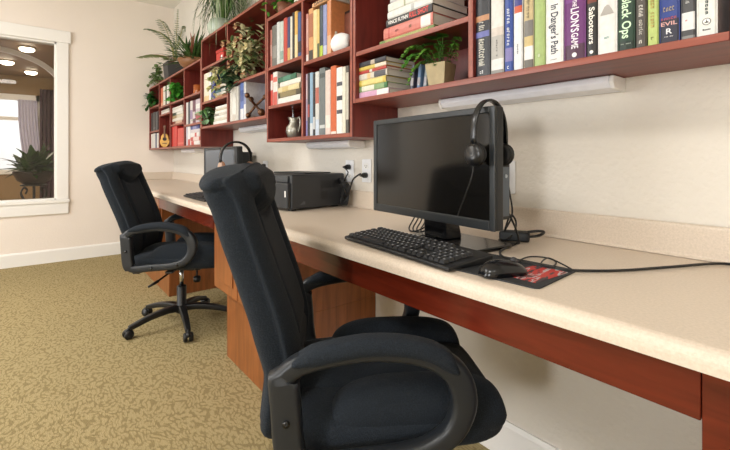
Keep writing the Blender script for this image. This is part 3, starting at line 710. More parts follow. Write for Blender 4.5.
row('bay under the amber candle glass', 'books under the amber candle glass', 1.394, AF + .014, [
 (185.4, 187.6, .2, '#e2e0dc', [], 'white book'), (187.8, 189.6, .2, '#4a4d55', [], 'dark grey book'), (189.8, 192.2, .202, '#dfd6d2', [(.2, .6, '#9a86a8')], 'lilac printed book'),
 (192.4, 195.0, .2, '#6d3f52', [(.2, .5, '#d8cdd0')], 'plum book'), (195.2, 199.6, .198, '#c9b9c4', [(.1, .4, '#b04a55'), (.6, .8, '#ecebe8')], 'pink and white book')], d=.19)
row('lowest bay right of red binders', 'books right of the red binders', U1B + TB, AF + .014, [
 (185.6, 187.4, .18, '#d8d2dc', [], 'pale lilac book'), (187.6, 189.8, .183, '#efecec', [(.0, .3, '#c44b46')], 'white book with red foot')], d=.18)
stack('lying pile right of red binders', 'lying books right of the red binders', U1B + TB, AF + .02, [
 (190.2, 199.6, .036, '#efeae6', [(.1, .4, '#c9463f')], 'white and red book'), (190.4, 199.8, .034, '#c2453d', [(.3, .9, '#ecd9d2')], 'red and cream book'), (190.2, 199.4, .036, '#e9e6e4', [(.5, .7, '#c9463f')], 'ivory book with red stripe'),
 (190.4, 199.6, .03, '#d9cfd2', [], 'greyish book'), (190.2, 199.2, .03, '#3f4a8a', [(.3, .7, '#8f94c0')], 'blue topmost book')], d=.16)

# ------------------------------------------------------------------ ornaments on the shelves
# framed floral print behind the hen
x0, x1 = VX(331.0, 1.175) + .004, -1.46
t = thing('picture_frame', 'brown floral picture standing behind the white ceramic hen', 'picture', ((x0 + x1) / 2, 1.185, 1.5845))
hw = (x1 - x0) / 2 - .004
mb = MB(); mb.box(-hw, hw, -.008, .012, 0, .215); mb.build('frame', mat('#2c1a16', 0.4), t, bevel=.003)
mb = MB(); mb.box(-hw + .014, hw - .014, -.0095, -.008, .014, .201); fr = mb.build('print', mat('#7d4a3a', 0.6, 0, 0.8, 26), t)
# ceramic hen
hx0 = VX(340.0, 1.125)
t = thing('ceramic_hen', 'white ceramic hen beside orange book on the shelf', 'ornament', (hx0 + .004, 1.127, 1.5845), 0)
def ell(mb, c, r, n=16, m=0, k=10, M=None):
    rings = []
    for i in range(k + 1):
        a = -PI / 2 + PI * i / k; rr = max(.02, math.cos(a))
        rings.append([(c[0] + r[0] * rr * math.cos(2 * PI * j / n), c[1] + r[1] * rr * math.sin(2 * PI * j / n), c[2] + r[2] * math.sin(a)) for j in range(n)])
    return mb.loft(rings, m, M)
mb = MB(); rings = []
for i in range(13):                                                    # body: rises to tail on the right, neck on the left
    u = i / 12; x = -.055 + .115 * u
    hh = .010 + .034 * math.sin(PI * min(1, .12 + .86 * u)) + .012 * u; ww = .006 + .04 * math.sin(PI * min(.98, .1 + .88 * u))
    zc = .043 + .02 * (u - .4) ** 2
    rings.append([(x, ww * math.cos(2 * PI * j / 14), max(0.001, zc + hh * math.sin(2 * PI * j / 14))) for j in range(14)])
mb.loft(rings); mb.build('body', WHITE, t, True)
mb = MB(); mb.tube(cr([(-.035, 0, .055), (-.047, 0, .08), (-.05, 0, .097)]), lambda u: .022 - .008 * u, 10); ell(mb, (-.053, 0, .103), (.018, .014, .017)); mb.build('head', mat('#d9d4c8', .5), t, True)
mb = MB(); mb.prism([(-.065, .114), (-.06, .130), (-.054, .122), (-.048, .134), (-.042, .122), (-.038, .112)], -.003, .003, ax='y'); mb.build('comb', mat('#8a4a3c', .5), t)
mb = MB(); mb.prism([(-.07, .108), (-.084, .101), (-.07, .098)], -.004, .004, ax='y'); mb.build('beak', mat('#b08b3c', .5), t)
# pewter pitcher figure
t = thing('pewter_pitcher', 'grey pewter pitcher with figure handle on the lowest shelf', 'ornament', (VX(293, 1.16), 1.17, U3B + TB + .0005))
PW = mat('#9c9a90', .35, .75, .15, 40)
mb = MB(); mb.lathe([(0, 0), (.034, 0), (.04, .008), (.05, .04), (.047, .062), (.03, .085), (.028, .1), (.038, .118), (.034, .117), (.024, .1), (0, .09)], 20); mb.build('bowl', PW, t, True)
mb = MB(); mb.prism([(-.03, .11), (-.062, .13), (-.05, .108), (-.028, .095)], -.013, .013, ax='y'); mb.build('spout', PW, t, bevel=.004)
mb = MB(); mb.tube(cr([(.034, 0, .11), (.06, 0, .115), (.066, 0, .075), (.047, 0, .035)]), .006); mb.build('handle', PW, t, True)
mb = MB(); mb.tube(cr([(-.012, 0, .11), (-.014, 0, .14), (-.022, 0, .175)]), lambda u: .008 - .004 * u); mb.build('stirrer', mat('#b9c2cc', .25, .8), t, True)
# brass jack ornament
t = thing('brass_ornament', 'bronze jack shaped ornament with ball ends before blue books', 'ornament', (VX(255, 1.13), 1.135, U2B + TB + .0005))
BR = mat('#6a4a34', .35, .6, .2, 30)
c0 = Vector((0, 0, .085))
for k, d in enumerate([(-.085, 0, .05), (.085, 0, -.05), (.055, .04, .055), (-.05, -.03, -.06), (0.005, -.06, .06), (.01, .06, -.06)]):
    mb = MB(); e = c0 + Vector(d); mb.tube([tuple(c0), tuple(e)], .008); ell(mb, tuple(e), (.024, .024, .024) if k < 2 else (.017, .017, .017)); mb.build('arm', BR, t, True)
mb = MB(); mb.box(-.04, .04, -.03, .03, 0, .012); mb.build('base', BR, t, bevel=.003)
t = thing('photo_book', 'large pale blue picture book standing behind the bronze ornament', 'book', ((VX(246, 1.2) + VX(264, 1.2)) / 2, 1.24, U2B + TB + .0006))
hw = (VX(264, 1.2) - VX(246, 1.2)) / 2
mb = MB(); mb.box(-hw, hw, -.004, 0, 0, .25); mb.box(-hw, hw, .014, .018, 0, .25); mb.build('cover', mat('#7384b4', .4, 0, .5, 14), t)
mb = MB(); mb.box(-hw + .003, hw - .003, 0, .014, .003, .247); mb.build('pages', PAPER, t)
# red box
t = thing('red_box', 'small red box with white seal on the top shelf of plant unit', 'box', (VX(221, 1.16), 1.2, 1.8235))
mb = MB(); mb.box(-.08, .08, -.05, .05, 0, .1); mb.build('body', mat('#c43f35', .45), t, bevel=.003)
mb = MB(); mb.box(-.083, .083, -.053, .053, .1, .125); mb.build('lid', mat('#b8352c', .45), t, bevel=.003)
mb = MB(); mb.box(.03, .06, -.052, -.05, .035, .07); mb.build('seal', WHITE, t)
# guitar ornament
t = thing('guitar_ornament', 'yellow wooden guitar ornament leaning in the far corner unit', 'ornament', (VX(164.6, 1.11), 1.115, U1B + TB + .0005), math.radians(62))
out = []
for k in range(40):
    a = 2 * PI * k / 40; zz = math.sin(a); rr = .05 * (1 - .22 * math.exp(-((zz - .25) / .22) ** 2)) * (1 - .2 * (zz > .3) * (zz - .3) / .7)
    out.append((rr * math.cos(a), .075 + .075 * zz))
mb = MB(); mb.prism(out, -.018, .018, ax='y'); mb.build('body', mat('#d9a441', .35, 0, .15, 20), t, bevel=.004)
mb = MB(); mb.box(-.009, .009, -.022, -.008, .11, .205); mb.box(-.013, .013, -.02, -.006, .205, .235); mb.build('neck', mat('#6a4020', .4), t, bevel=.003)
mb = MB(); mb.lathe([(0, 0), (.02, 0), (.02, .001), (0, .001)], 20, 0, Matrix.Translation((0, -.0185, .09)) @ Matrix.Rotation(PI / 2, 4, 'X')); mb.build('sound_hole', mat('#2a1a10', .6), t)
mb = MB(); mb.box(-.022, .022, -.022, -.018, .04, .047); mb.build('bridge', mat('#4a2a16', .5), t)
# amber candle
t = thing('candle_glass', 'amber candle glass on the top shelf of the corner unit', 'candle', (VX(196, 1.15), 1.17, 1.6485))
mb = MB(); mb.lathe([(0, 0), (.036, 0), (.042, .02), (.042, .1), (.039, .1), (.039, .02), (0, .012)], 20); mb.build('glass', mat('#a4582c', .15, 0, .15, 12), t, True)
mb = MB(); mb.lathe([(0, .013), (.038, .013), (.038, .065), (0, .065)], 20); mb.build('wax', mat('#d99b5a', .6), t, True)

# ------------------------------------------------------------------ plants
def keep(o, zlo, zhi=9, xlo=-9, xhi=9):
    """foliage stays off the wall and inside its bay wherever it is behind the shelf front"""
    L = o.parent.location
    for v in o.data.vertices:
        v.co.y = min(v.co.y, D - .012 - L.y)
        if v.co.y + L.y > AF - .006:
            v.co.z = min(max(v.co.z, zlo + .003 - L.z), zhi - .003 - L.z); v.co.x = min(max(v.co.x, xlo + .003 - L.x), xhi - .003 - L.x)
        elif v.co.z + L.z < zlo: v.co.y = min(v.co.y, AF - .008 - L.y)

def vine(mb, pts, n, L, wd, jit=.02, mi=(0, 1)):
    P = cr(pts, 10)
    for k in range(n):
        p = P[int(len(P) * k / n)] + Vector([random.gauss(0, jit) for _ in range(3)])
        a = random.uniform(0, 2 * PI); e = random.uniform(-.9, .6)
        l = L * random.uniform(.7, 1.25)
        mb.leaf(p, (math.cos(a) * math.cos(e), math.sin(a) * math.cos(e), math.sin(e)), l, wd * l / L, .5, 3, random.choice(mi), tip=.05)
    return P
def frond(mb, pts, n, L, wd, taper=.75, m=0, stem=.0025, ms=1, both=True):
    P = cr(pts, 8); mb.tube(P, lambda u: stem * (1 - .7 * u), 5, ms)
    for k in range(n):
        u = (k + .6) / n; i = min(len(P) - 2, int(u * (len(P) - 1))); p = P[i]; t = (P[i + 1] - P[i]).normalized()
        sd = t.cross(Vector((0, 0, 1))); sd = sd.normalized() if sd.length > .05 else Vector((1, 0, 0))
        l = L * (math.sin(PI * (.18 + .8 * u))) ** .6 * (1 - (1 - taper) * u)
        for s in ((-1, 1) if both else (1,)):
            d = sd * s + t * .55 + Vector((0, 0, random.uniform(-.25, .1)))
            mb.leaf(p, d, l, wd, .35, 2, m, tip=.2)
# potted fern over the near monitor
FX = VX(438, 1.15)
t = thing('potted_fern', 'bright green fern in square stone pot beside the lying hardbacks', 'plant', (FX, 1.165, U4B + TB + .0006), .18)
mb = MB(); a, b, hh = .031, .042, .088
ring = lambda s, z: [(-s, -s, z), (s, -s, z), (s, s, z), (-s, s, z)]
mb.loft([ring(a, 0), ring(b, hh), ring(b - .005, hh), ring(b - .008, hh - .015)]); mb.build('pot', mat('#b0a07a', .55, 0, .25, 25, .15, 90), t, bevel=.002)
mb = MB()
fr = [((-.02, -.02, .075), (-.06, -.04, .13), (-.10, -.06, .12), (-.13, -.07, .07)), ((0, -.03, .075), (-.05, -.05, .15), (-.09, -.07, .15), (-.125, -.08, .11)), ((.01, 0, .075), (.02, -.02, .16), (.035, -.05, .21), (.03, -.08, .235)),
      ((0, 0, .075), (.0, -.01, .16), (-.01, -.05, .20), (-.03, -.07, .205)), ((.02, .0, .075), (.055, -.02, .14), (.075, -.03, .14), (.085, -.04, .08)), ((-.01, .02, .075), (-.03, .02, .16), (-.06, .01, .18), (-.1, 0, .165)),
      ((.0, -.02, .075), (-.01, -.05, .13), (-.03, -.07, .13), (-.055, -.09, .09)), ((.02, .02, .075), (.04, .02, .15), (.06, .01, .18), (.08, .0, .16)), ((.01, -.03, .075), (.025, -.05, .13), (.04, -.07, .135), (.05, -.085, .09)),
      ((-.02, 0, .075), (-.06, -.01, .11), (-.10, -.03, .08), (-.12, -.04, .02)), ((.0, -.02, .075), (-.04, -.04, .12), (-.08, -.07, .12), (-.1, -.085, .08)), ((-.01, -.02, .075), (-.05, -.03, .14), (-.08, -.05, .16), (-.11, -.06, .15))]
for f_ in fr: frond(mb, f_, 15, .03, .015, .6, random.choice((0, 2)), .002)
fo = mb.build('foliage', [leafmat('#3f7a24', '#7fb24a'), leafmat('#35521c', '#4a6a28'), leafmat('#2f6a22', '#5f9a3a')], t, recalc=False); keep(fo, U4B + TB, 1.529, -1.415, -.826)
# small plant on the top of the hen unit
t = thing('small_plant', 'small bright green plant on top of the hen unit', 'plant', (VX(283, 1.13), 1.14, 1.9155))
mb = MB(); mb.lathe([(0, 0), (.035, 0), (.045, .07), (.04, .07), (0, .06)], 16); mb.build('pot', mat('#7a4a34', .6), t, True)
mb = MB()
for k in range(9):
    a = 2 * PI * k / 9 + .3; r = random.uniform(.07, .12)
    vine(mb, [(0, 0, .07), (r * .6 * math.cos(a), r * .6 * math.sin(a), .14), (r * math.cos(a), max(-.07, r * math.sin(a)), random.uniform(.02, .09))], 14, .04, .025, .012)
fo = mb.build('foliage', [leafmat('#3f8a2a', '#7fc04a'), leafmat('#2f6a22', '#549a36')], t, recalc=False); keep(fo, 1.915)
# grass plant in a glass bowl on the plant unit
GX = VX(220, 1.19); G0 = (GX, 1.2, 2.0585)
t = thing('grass_plant', 'grassy trailing plant in pale glass bowl on the raised plant unit', 'plant', G0)
mb = MB(); mb.lathe([(0, 0), (.06, 0), (.1, .05), (.11, .1), (.085, .15), (.08, .15), (.1, .1), (.09, .05), (0, .01)], 24); mb.build('bowl', mat('#b9c4b4', .2, 0, .15, 14), t, True)
mb = MB()
for k in range(230):
    a = random.uniform(0, 2 * PI); r = random.uniform(.18, .62); dx, dy = math.cos(a) * r * .8 + .16, math.sin(a) * r * .38
    if dy > .12: dy = .12
    hgt = random.uniform(.12, .38); zend = random.uniform(-.05, .25)
    if dy < -.12 and random.random() < .5: zend = random.uniform(-.25, -.05)
    P = cr([(dx * .08, dy * .08, .12), (dx * .4, dy * .45, .14 + hgt * .9), (dx * .85, dy * .95, .08 + hgt * .6), (dx, dy * 1.1, zend if dy < -.11 else max(.02, zend))], 5)
    wd = random.uniform(.004, .008)
    for i in range(len(P) - 1):
        q0, q1 = P[i], P[i + 1]; s0 = Vector((math.sin(a), -math.cos(a), 0)) * wd * (1 - i / len(P)); s1 = Vector((math.sin(a), -math.cos(a), 0)) * wd * (1 - (i + 1) / len(P))
        mb.add([tuple(q0 - s0), tuple(q0 + s0), tuple(q1 + s1), tuple(q1 - s1)], [(0, 1, 2, 3)], (0, 1, 1, 0, 2)[k % 5])
fo = mb.build('foliage', [leafmat('#3c5e28', '#6a8a4a'), leafmat('#2a4420', '#46683a'), leafmat('#8fa078', '#c0c8ac')], t, recalc=False); keep(fo, 2.058)
# flower bouquet in the right bay of the plant unit
t = thing('flower_arrangement', 'yellow and green flower arrangement spilling from the plant unit bay', 'plant', (VX(250, 1.17), 1.185, 1.6165))
mb = MB(); mb.lathe([(0, 0), (.05, 0), (.065, .05), (.05, .1), (.045, .1), (0, .09)], 18); mb.build('pot', mat('#6a4632', .5), t, True)
mb = MB()
for k in range(340):
    c = Vector((random.gauss(.06, .075), random.gauss(-.06, .05), random.gauss(.16, .085)))
    c.x = max(-.12, min(.18, c.x)); c.y = min(.1, c.y)
    a = random.uniform(0, 2 * PI); e = random.uniform(-.6, 1)
    mb.leaf(c, (math.cos(a) * math.cos(e), math.sin(a) * math.cos(e), math.sin(e)), random.uniform(.035, .065), random.uniform(.02, .036), .5, 3, random.choice((0, 0, 1, 2, 2)))
for k in range(80):
    c = Vector((random.gauss(-.10, .06), random.gauss(-.1, .03), random.gauss(.05, .045)))
    a = random.uniform(0, 2 * PI); e = random.uniform(-.8, .5)
    mb.leaf(c, (math.cos(a) * math.cos(e), math.sin(a) * math.cos(e), math.sin(e)), random.uniform(.06, .1), random.uniform(.03, .05), .5, 3, random.choice((1, 3, 3)))
fo = mb.build('foliage', [leafmat('#7f8f56', '#b4ba8c'), leafmat('#46603a', '#708a58'), leafmat('#b9b488', '#ddd6b4'), leafmat('#22402a', '#35583a')], t, recalc=False); keep(fo, 1.616, 2.039, -2.905, -2.301)
mb = MB()
for k in range(16):
    c = Vector((random.gauss(.05, .1), random.gauss(-.12, .03), random.gauss(.17, .08)))
    for j in range(6):
        a = j * PI / 3; mb.leaf(c, (math.cos(a), -.5, math.sin(a)), .028, .022, .2, 2, k % 2)
mb.build('blossom', [mat('#e0d6a8', .6), mat('#c9a27e', .6)], t, recalc=False)
# pale trailing sprig at the divider
t = thing('trailing_sprig', 'pale yellow leafed sprig hanging over the small book stack', 'plant', (VX(222, 1.12), 1.12, 1.6))
mb = MB()
for q in range(4): vine(mb, [(-.03 + .02 * q, -.02, .16), (-.05 + .03 * q, -.055, .1), (-.06 + .035 * q, -.07, .02 - .02 * q)], 13, .05, .035, .014)
mb.tube(cr([(.0, .0, .0475 - .047), (.0, -.01, .09), (-.02, -.03, .16)]), .003, 5, 1)
fo = mb.build('foliage', [leafmat('#d8cf9a', '#efe8c4'), leafmat('#8a9a58', '#c0c486')], t, recalc=False); keep(fo, 1.56, 1.8, -3.48, -2.925)
# ivy in the bottom left bay of the plant unit
def ivy(name, label, loc, pot, strands, n, L, cols, bay, potc='#5a4030'):
    t = thing(name, label, 'plant', loc)
    mb = MB(); mb.lathe([(0, 0), (pot * .8, 0), (pot, pot * 1.6), (pot * .9, pot * 1.6), (0, pot * 1.4)], 16); mb.build('pot', mat(potc, .6), t, True)
    mb = MB()
    for s in strands:
        P = vine(mb, s, n, L, L * .75, .014); mb.tube(P, .0018, 5, 1)
    fo = mb.build('foliage', cols, t, recalc=False); keep(fo, *bay)
    return t
IV = [leafmat('#2f5a24', '#5a8a3c'), leafmat('#3f7a34', '#8ab070')]
S = lambda *a: a
ivy('ivy_plant', 'green ivy in the bottom bay beside the white stack', (VX(209, 1.15), 1.16, U2B + TB + .0005), .04, [[(0, 0, .06), (dx * .6, -.03, .13), (dx, dy, z)] for dx, dy, z in ((-.12, -.07, .02), (-.08, -.08, .1), (.05, -.08, .02), (.09, -.05, .12), (0, -.09, .05), (.02, -.05, .15), (-.05, -.05, .16), (-.11, -.04, .1))], 13, .05, [leafmat('#37632e', '#6a9a52'), leafmat('#5a8a58', '#a9c8a0')], (U2B + TB, 1.527, -3.48, -2.925))
ivy('ivy_plant', 'bright leafy ivy filling the third bay of the corner unit', (VX(176.5, 1.15), 1.17, 1.6465), .04, [[(0, 0, .06), (dx * .6, -.03, .17), (dx, dy, z)] for dx, dy, z in ((-.15, -.07, .03), (-.12, -.08, .12), (.08, -.08, .02), (.14, -.06, .1), (0, -.09, .04), (.05, -.06, .19), (-.06, -.06, .2), (.16, -.04, .18), (-.16, -.04, .18))], 14, .06, [leafmat('#2f7a24', '#5fae3c'), leafmat('#256a20', '#3f9a34')], (1.646, 1.895, -4.475, -4.002))
ivy('ivy_plant', 'dark ivy spilling from the top bay in the far corner', (VX(154, 1.13), 1.15, 1.6825), .045, [[(0, 0, .06), (dx * .5, -.06, .13), (dx, dy, z)] for dx, dy, z in ((-.14, -.1, -.06), (-.18, -.1, .06), (.06, -.1, 0), (.1, -.07, .1), (0, -.12, .02), (.05, -.05, .17), (-.06, -.07, .18), (-.2, -.12, -.0))], 14, .06, [leafmat('#2a5a22', '#4a8a3a'), leafmat('#1f4a1c', '#357a30')], (1.682, 1.895, -5.418, -4.96))
ivy('vine_plant', 'loose small leafed vine on the far end of the corner unit', (VX(158, 1.15), 1.18, 1.9155), .05, [[(0, 0, .08), (dx * .5, -.03, z * .5 + .12), (dx, dy, z)] for dx, dy, z in ((-.28, -.1, .06), (-.32, -.12, .03), (.1, -.08, .14), (.05, -.1, .04), (-.1, -.12, .02), (.02, .0, .28), (-.08, -.02, .26), (-.18, -.08, .15), (.12, -.05, .2), (-.02, -.1, .1))], 14, .05, [leafmat('#5a6a3c', '#93a06a'), leafmat('#3f5a2a', '#6a8a48')], (1.915, 9, -5.43, 9))
# palm with two dark pots
for px, lab, wd in ((168.5, 'dark slate square pot left of the palm pot', 0),):
    pass
PXc = VX(173, 1.19)
t = thing('potted_palm', 'tall arching palm in dark slate pot on the corner unit', 'plant', (PXc, 1.21, 1.9155))
mb = MB(); mb.loft([ring(.085, 0), ring(.1, .2), ring(.092, .2), ring(.085, .17)]); mb.build('pot', mat('#3c3b3c', .6, 0, .25, 14), t, bevel=.003)
mb = MB()
def fpt(px, py, Y): return Vector((VX(px, Y), Y, VZ(px, py, Y))) - Vector((PXc, 1.21, 1.9155))
palmf = [[(174, 60, 1.2), (172, 46, 1.15), (160, 33, 1.1), (147, 29, 1.05), (134, 31, 1.0)], [(174, 60, 1.2), (170, 40, 1.2), (163, 24, 1.2), (154, 15, 1.18), (147, 13, 1.15)],
         [(173, 62, 1.2), (166, 57, 1.1), (155, 55, 1.05), (145, 56, 1.0), (136, 58, .95)], [(175, 60, 1.22), (176, 42, 1.25), (177, 26, 1.28), (178, 9, 1.3)], [(175, 60, 1.2), (178, 46, 1.2), (181, 34, 1.2), (184, 26, 1.2), (185, 32, 1.2)]]
for i, f_ in enumerate(palmf): frond(mb, [fpt(*q) for q in f_], 60, .085 if i < 3 else .04, .021, .6, 0 if i != 2 else 2, .006)
fo = mb.build('foliage', [leafmat('#3a5a30', '#6f8a54'), leafmat('#8a8a4a', '#a8a468'), leafmat('#6a8248', '#a0ac78')], t, recalc=False); keep(fo, 1.915)
# bromeliad in brown bowl
BX = VX(190.5, 1.16)
t = thing('bromeliad', 'spiky dark green bromeliad in brown bowl beside the palm', 'plant', (BX, 1.2, 1.9155))
mb = MB(); mb.lathe([(0, 0), (.07, 0), (.13, .05), (.155, .1), (.145, .1), (.11, .06), (0, .05)], 24); mb.build('bowl', mat('#8a5f3c', .5, 0, .2, 14), t, True)
mb = MB()
for k in range(120):
    a = random.uniform(0, 2 * PI); e = random.uniform(.15, 1.25); b = Vector((random.uniform(-.12, .12), random.uniform(-.07, .05), .08))
    d = Vector((math.cos(a) * math.cos(e), math.sin(a) * math.cos(e) * (.55 if math.sin(a) > 0 else 1), math.sin(e)))
    mb.leaf(b, d, random.uniform(.2, .36), random.uniform(.018, .028), .45, 5, 0 if k % 6 else 1, tip=.02)
fo = mb.build('foliage', [leafmat('#24401c', '#4f7034'), leafmat('#8a4a3a', '#a86a50')], t, recalc=False); keep(fo, 1.915)

# ------------------------------------------------------------------ office chairs
def chair():
    t = thing('office_chair', None, 'office chair')
    # five legged base with casters
    mb = MB(); mb.lathe([(0, .075), (.036, .075), (.042, .09), (.038, .12), (.03, .13), (.03, .245), (.027, .25), (0, .25)], 20); mb.build('hub', BLK, t, True)
    mb = MB(); mb.lathe([(0, .25), (.0135, .25), (.0135, .372), (0, .372)], 16); mb.build('gas_column', CHROME, t, True)
    for k in range(5):
        a = k * 2 * PI / 5
        Mx = Matrix.Rotation(a, 4, 'Z')
        path = cr([(.02, 0, .105), (.1, 0, .108), (.2, 0, .094), (.29, 0, .07), (.32, 0, .062)], 5); K = len(path)
        mb = MB(); mb.sweep(path, lambda k: [(x * (1 - .45 * k / K), y * (1 - .4 * k / K)) for x, y in rrect(.025, .021, .01, 3)], 0, Mx)
        lg = mb.build('leg', BLK, t, True)
        mb = MB()
        for s in (-1, 1):
            mb.lathe([(0, s * .006), (.024, s * .006), (.027, s * .01), (.027, s * .022), (.022, s * .027), (0, s * .027)], 18, 0, Mx @ Matrix.Translation((.325, 0, .028)) @ Matrix.Rotation(PI / 2, 4, 'X'))
        mb.tube([(.32, 0, .03), (.32, 0, .066)], .008, 8, 0, Mx)
        mb.prism([(.295, .03), (.302, .05), (.32, .061), (.34, .056), (.353, .036), (.34, .036), (.33, .045), (.305, .03)], -.013, .013, 0, Mx, ax='y')
        mb.build('caster', BLK, lg, True)
    mb = MB(); mb.box(-.08, .08, -.07, .2, .365, .395); mb.box(-.16, .16, -.06, -.01, .385, .405); mb.box(-.16, .16, .14, .19, .385, .405); mb.build('tilt_mechanism', BLK, t, bevel=.006)
    mb = MB(); mb.tube(cr([(.06, .04, .375), (.15, .02, .36), (.22, -.01, .335)]), .006); mb.tube([(.21, -.005, .338), (.265, -.04, .318)], lambda u: .009 - .002 * u); mb.build('tilt_lever', BLK, t, True)
    mb = MB(); mb.tube([(.05, .17, .365), (.05, .17, .30)], .006); mb.lathe([(0, 0), (.02, 0), (.024, .012), (.022, .035), (0, .04)], 12, 0, Matrix.Translation((.05, .17, .285))); mb.build('tension_knob', BLK, t, True)
    # seat: thick base cushion with waterfall front and a raised pad
    def cushion(cx, hw, y0, y1, zb, zt, nx=1, drop=.05, dome=.012, ex=.42, back=0.0, waist=0.0):
        mb = MB(); rings = []; K = 40
        for i in range(K + 1):
            u = (1 - math.cos(PI * i / K)) / 2; v = 2 * u - 1; y = y0 + (y1 - y0) * u
            e = (1 - abs(v) ** 7) ** .40 if abs(v) < 1 else 0.0
            e = max(e, .05)
            h2 = (zt - zb) / 2 * e; zc = (zt + zb) / 2 - drop * max(0, (u - .55) / .45) ** 2 - back * max(0, (.4 - u) / .4) ** 2
            wd = hw * (.5 + .5 * max(.02, 1 - abs(v) ** 4.5) ** .42) - waist * max(0, 1 - u * 3)
            rg = []
            for j in range(40):
                a = 2 * PI * j / 40; ca, sa = math.cos(a), math.sin(a)
                x = wd * math.copysign(abs(ca) ** ex, ca); z = h2 * math.copysign(abs(sa) ** (ex * 1.15), sa)
                if sa > 0: z += dome * (1 - (x / wd) ** 2) * e
                rg.append((cx + x, y, zc + z))
            rings.append(rg)
        mb.loft(rings); return mb
    st = cushion(0, .245, -.2, .385, .40, .505, drop=.006, dome=.004, ex=.5).build('seat', FAB, t, True)
    cushion(0, .125, -.17, .36, .45, .522, drop=.012, dome=.006, ex=.6).build('seat_pad', FAB, st, True)
    for sx in (-1, 1): cushion(sx * .182, 0.058, -.06, .365, .44, .552, drop=.02, dome=.012, ex=.7, back=.03).build('side_bolster', FAB, st, True)
    # backrest
    K, N = 64, 96; rings = []
    spine = cr([(-.17, .40), (-.168, .47), (-.178, .58), (-.212, .70), (-.258, .82), (-.305, .92), (-.352, 1.0), (-.39, 1.045), (-.42, 1.058)] and
               [(0, -.175, .40), (0, -.158, .47), (0, -.132, .58), (0, -.148, .70), (0, -.185, .82), (0, -.22, .92), (0, -.243, .995), (0, -.252, 1.045), (0, -.255, 1.083)], 8)
    def sp(u):
        i = u * (len(spine) - 1); a = int(i); b = min(a + 1, len(spine) - 1); return spine[a].lerp(spine[b], i - a)
    def ramp(x, a, b): x = max(0, min(1, (x - a) / (b - a))); return x * x * (3 - 2 * x)
    for i in range(K + 1):
        u = i / K; p = sp(u); q = sp(min(1, u + .02)) - sp(max(0, u - .02)); q.normalize(); nrm = Vector((0, q.z, -q.y))   # towards the sitter
        top = max(0, (u - .895) / .105); bot = max(0, (.1 - u) / .1)
        hw = (.195 + .025 * ramp(u, 0, .5) - .012 * ramp(u, .6, .9)) * math.sqrt(max(.0, 1 - .5 * top ** 2.6)) * math.sqrt(max(.02, 1 - .45 * bot ** 2)) + .009 * ramp(u, .72, .86)
        th = .112 * math.sqrt(max(.02, 1 - .97 * top ** 2.6)) * math.sqrt(max(.03, 1 - .95 * bot ** 3)) + .016 * ramp(u, .72, .86) * (1 - top * .7) - .04 * (1 - ramp(u, .05, .38))
        rg = []
        for j in range(N):
            # rear shell sits a step behind the padded front, which rolls over its top
            a = 2 * PI * j / N; ca, sa = math.cos(a), math.sin(a)
            ex_ = .58 + .40 * ramp(u, .74, .97); x = math.copysign(abs(ca) ** ex_, ca) * (1 - .045 * math.exp(-((sa - .12) / .10) ** 2)); y = math.copysign(abs(sa) ** (ex_ + .05), sa)
            off = 0.0; xn = abs(x)
            if sa > 0:
                off += .012 * xn ** 2 * (1 - top)                                        # wings come forward
                off += .008 * math.exp(-((xn - .74) / .16) ** 2) * (1 - top)            # bolsters
                off -= .022 * math.exp(-((xn - .54) / .04) ** 2) * ramp(u, .05, .15) * (1 - ramp(u, .76, .84))   # seams of centre panel
                ub = .66 + .09 * (xn / .62) ** 2                                         # lower edge of head pillow
                off += .03 * ramp(u, ub - .01, ub + .05) * (1 - ramp(u, .9, 1.0)) * (1 - ramp(xn, .58, .74))
                off -= .02 * math.exp(-((u - ub) / .012) ** 2) * (xn < .6)
                off -= .008 * math.exp(-((u - .30) / .012) ** 2) * (xn < .54)
                off += .012 * math.exp(-((u - .28) / .13) ** 2) * (1 - xn ** 2)          # lumbar
            sh = (1 - ramp(sa, .12, .34)) * (1 - ramp(u, .85, .885))
            if sa <= 0:
                off += .009 * sh + .006 * math.exp(-((xn - .8) / .04) ** 2)                          # rear piping groove
            yy = y * th / 2 + off
            rg.append(tuple(p + Vector((x * (hw + .002 - .008 * sh), 0, -.025 * ramp(u, .72, 1) * xn ** 2.2)) + nrm * (yy - th / 2)))
        rings.append(rg)
    rings = [[(x, y - .01, z) for x, y, z in r] for r in rings]
    mb = MB(); mb.loft(rings); mb.build('backrest', FAB, t, True)
    mb = MB(); mb.tube(cr([(0, -.08, .372), (0, -.2, .36), (0, -.272, .42), (0, -.285, .55)]), .0, 8) if False else mb.sweep(cr([(0, -.06, .375), (0, -.2, .362), (0, -.277, .42), (0, -.30, .56)]), lambda k: rrect(.035, .006, .005, 2), up=(1, 0, 0)) if False else mb.box(-.04, .04, -.23, -.05, .372, .384); mb.box(-.04, .04, -.24, -.23, .372, .47); mb.build('back_bracket', BLK, t, bevel=.004)
    # loop armrests
    for s in (1, -1):
        xa = .29 * s
        path = [(-.158, .618), (-.152, .55), (-.147, .48), (-.137, .437), (-.105, .421), (-.02, .428), (.10, .437), (.162, .452), (.208, .483), (.231, .528), (.232, .57), (.214, .612), (.172, .643), (.115, .66), (.03, .668), (-.06, .659), (-.125, .643)]
        P = cr([(xa, y, z) for y, z in path] + [(xa, path[0][0], path[0][1])], 5)[:-1]; KP = len(P)
        def prof(k):
            u = k / KP; wpost = .032 if (u < .2) else (.021 + .008 * math.exp(-((u - .6) / .12) ** 2)); return rrect(.021, wpost if u < .16 else max(.017, wpost), .012, 3)
        mb = MB(); mb.sweep(P, prof, up=(1, 0, 0), closed=True) if False else mb.sweep(P, lambda k: [(b, a) for a, b in prof(k)], up=(1, 0, 0), closed=True)
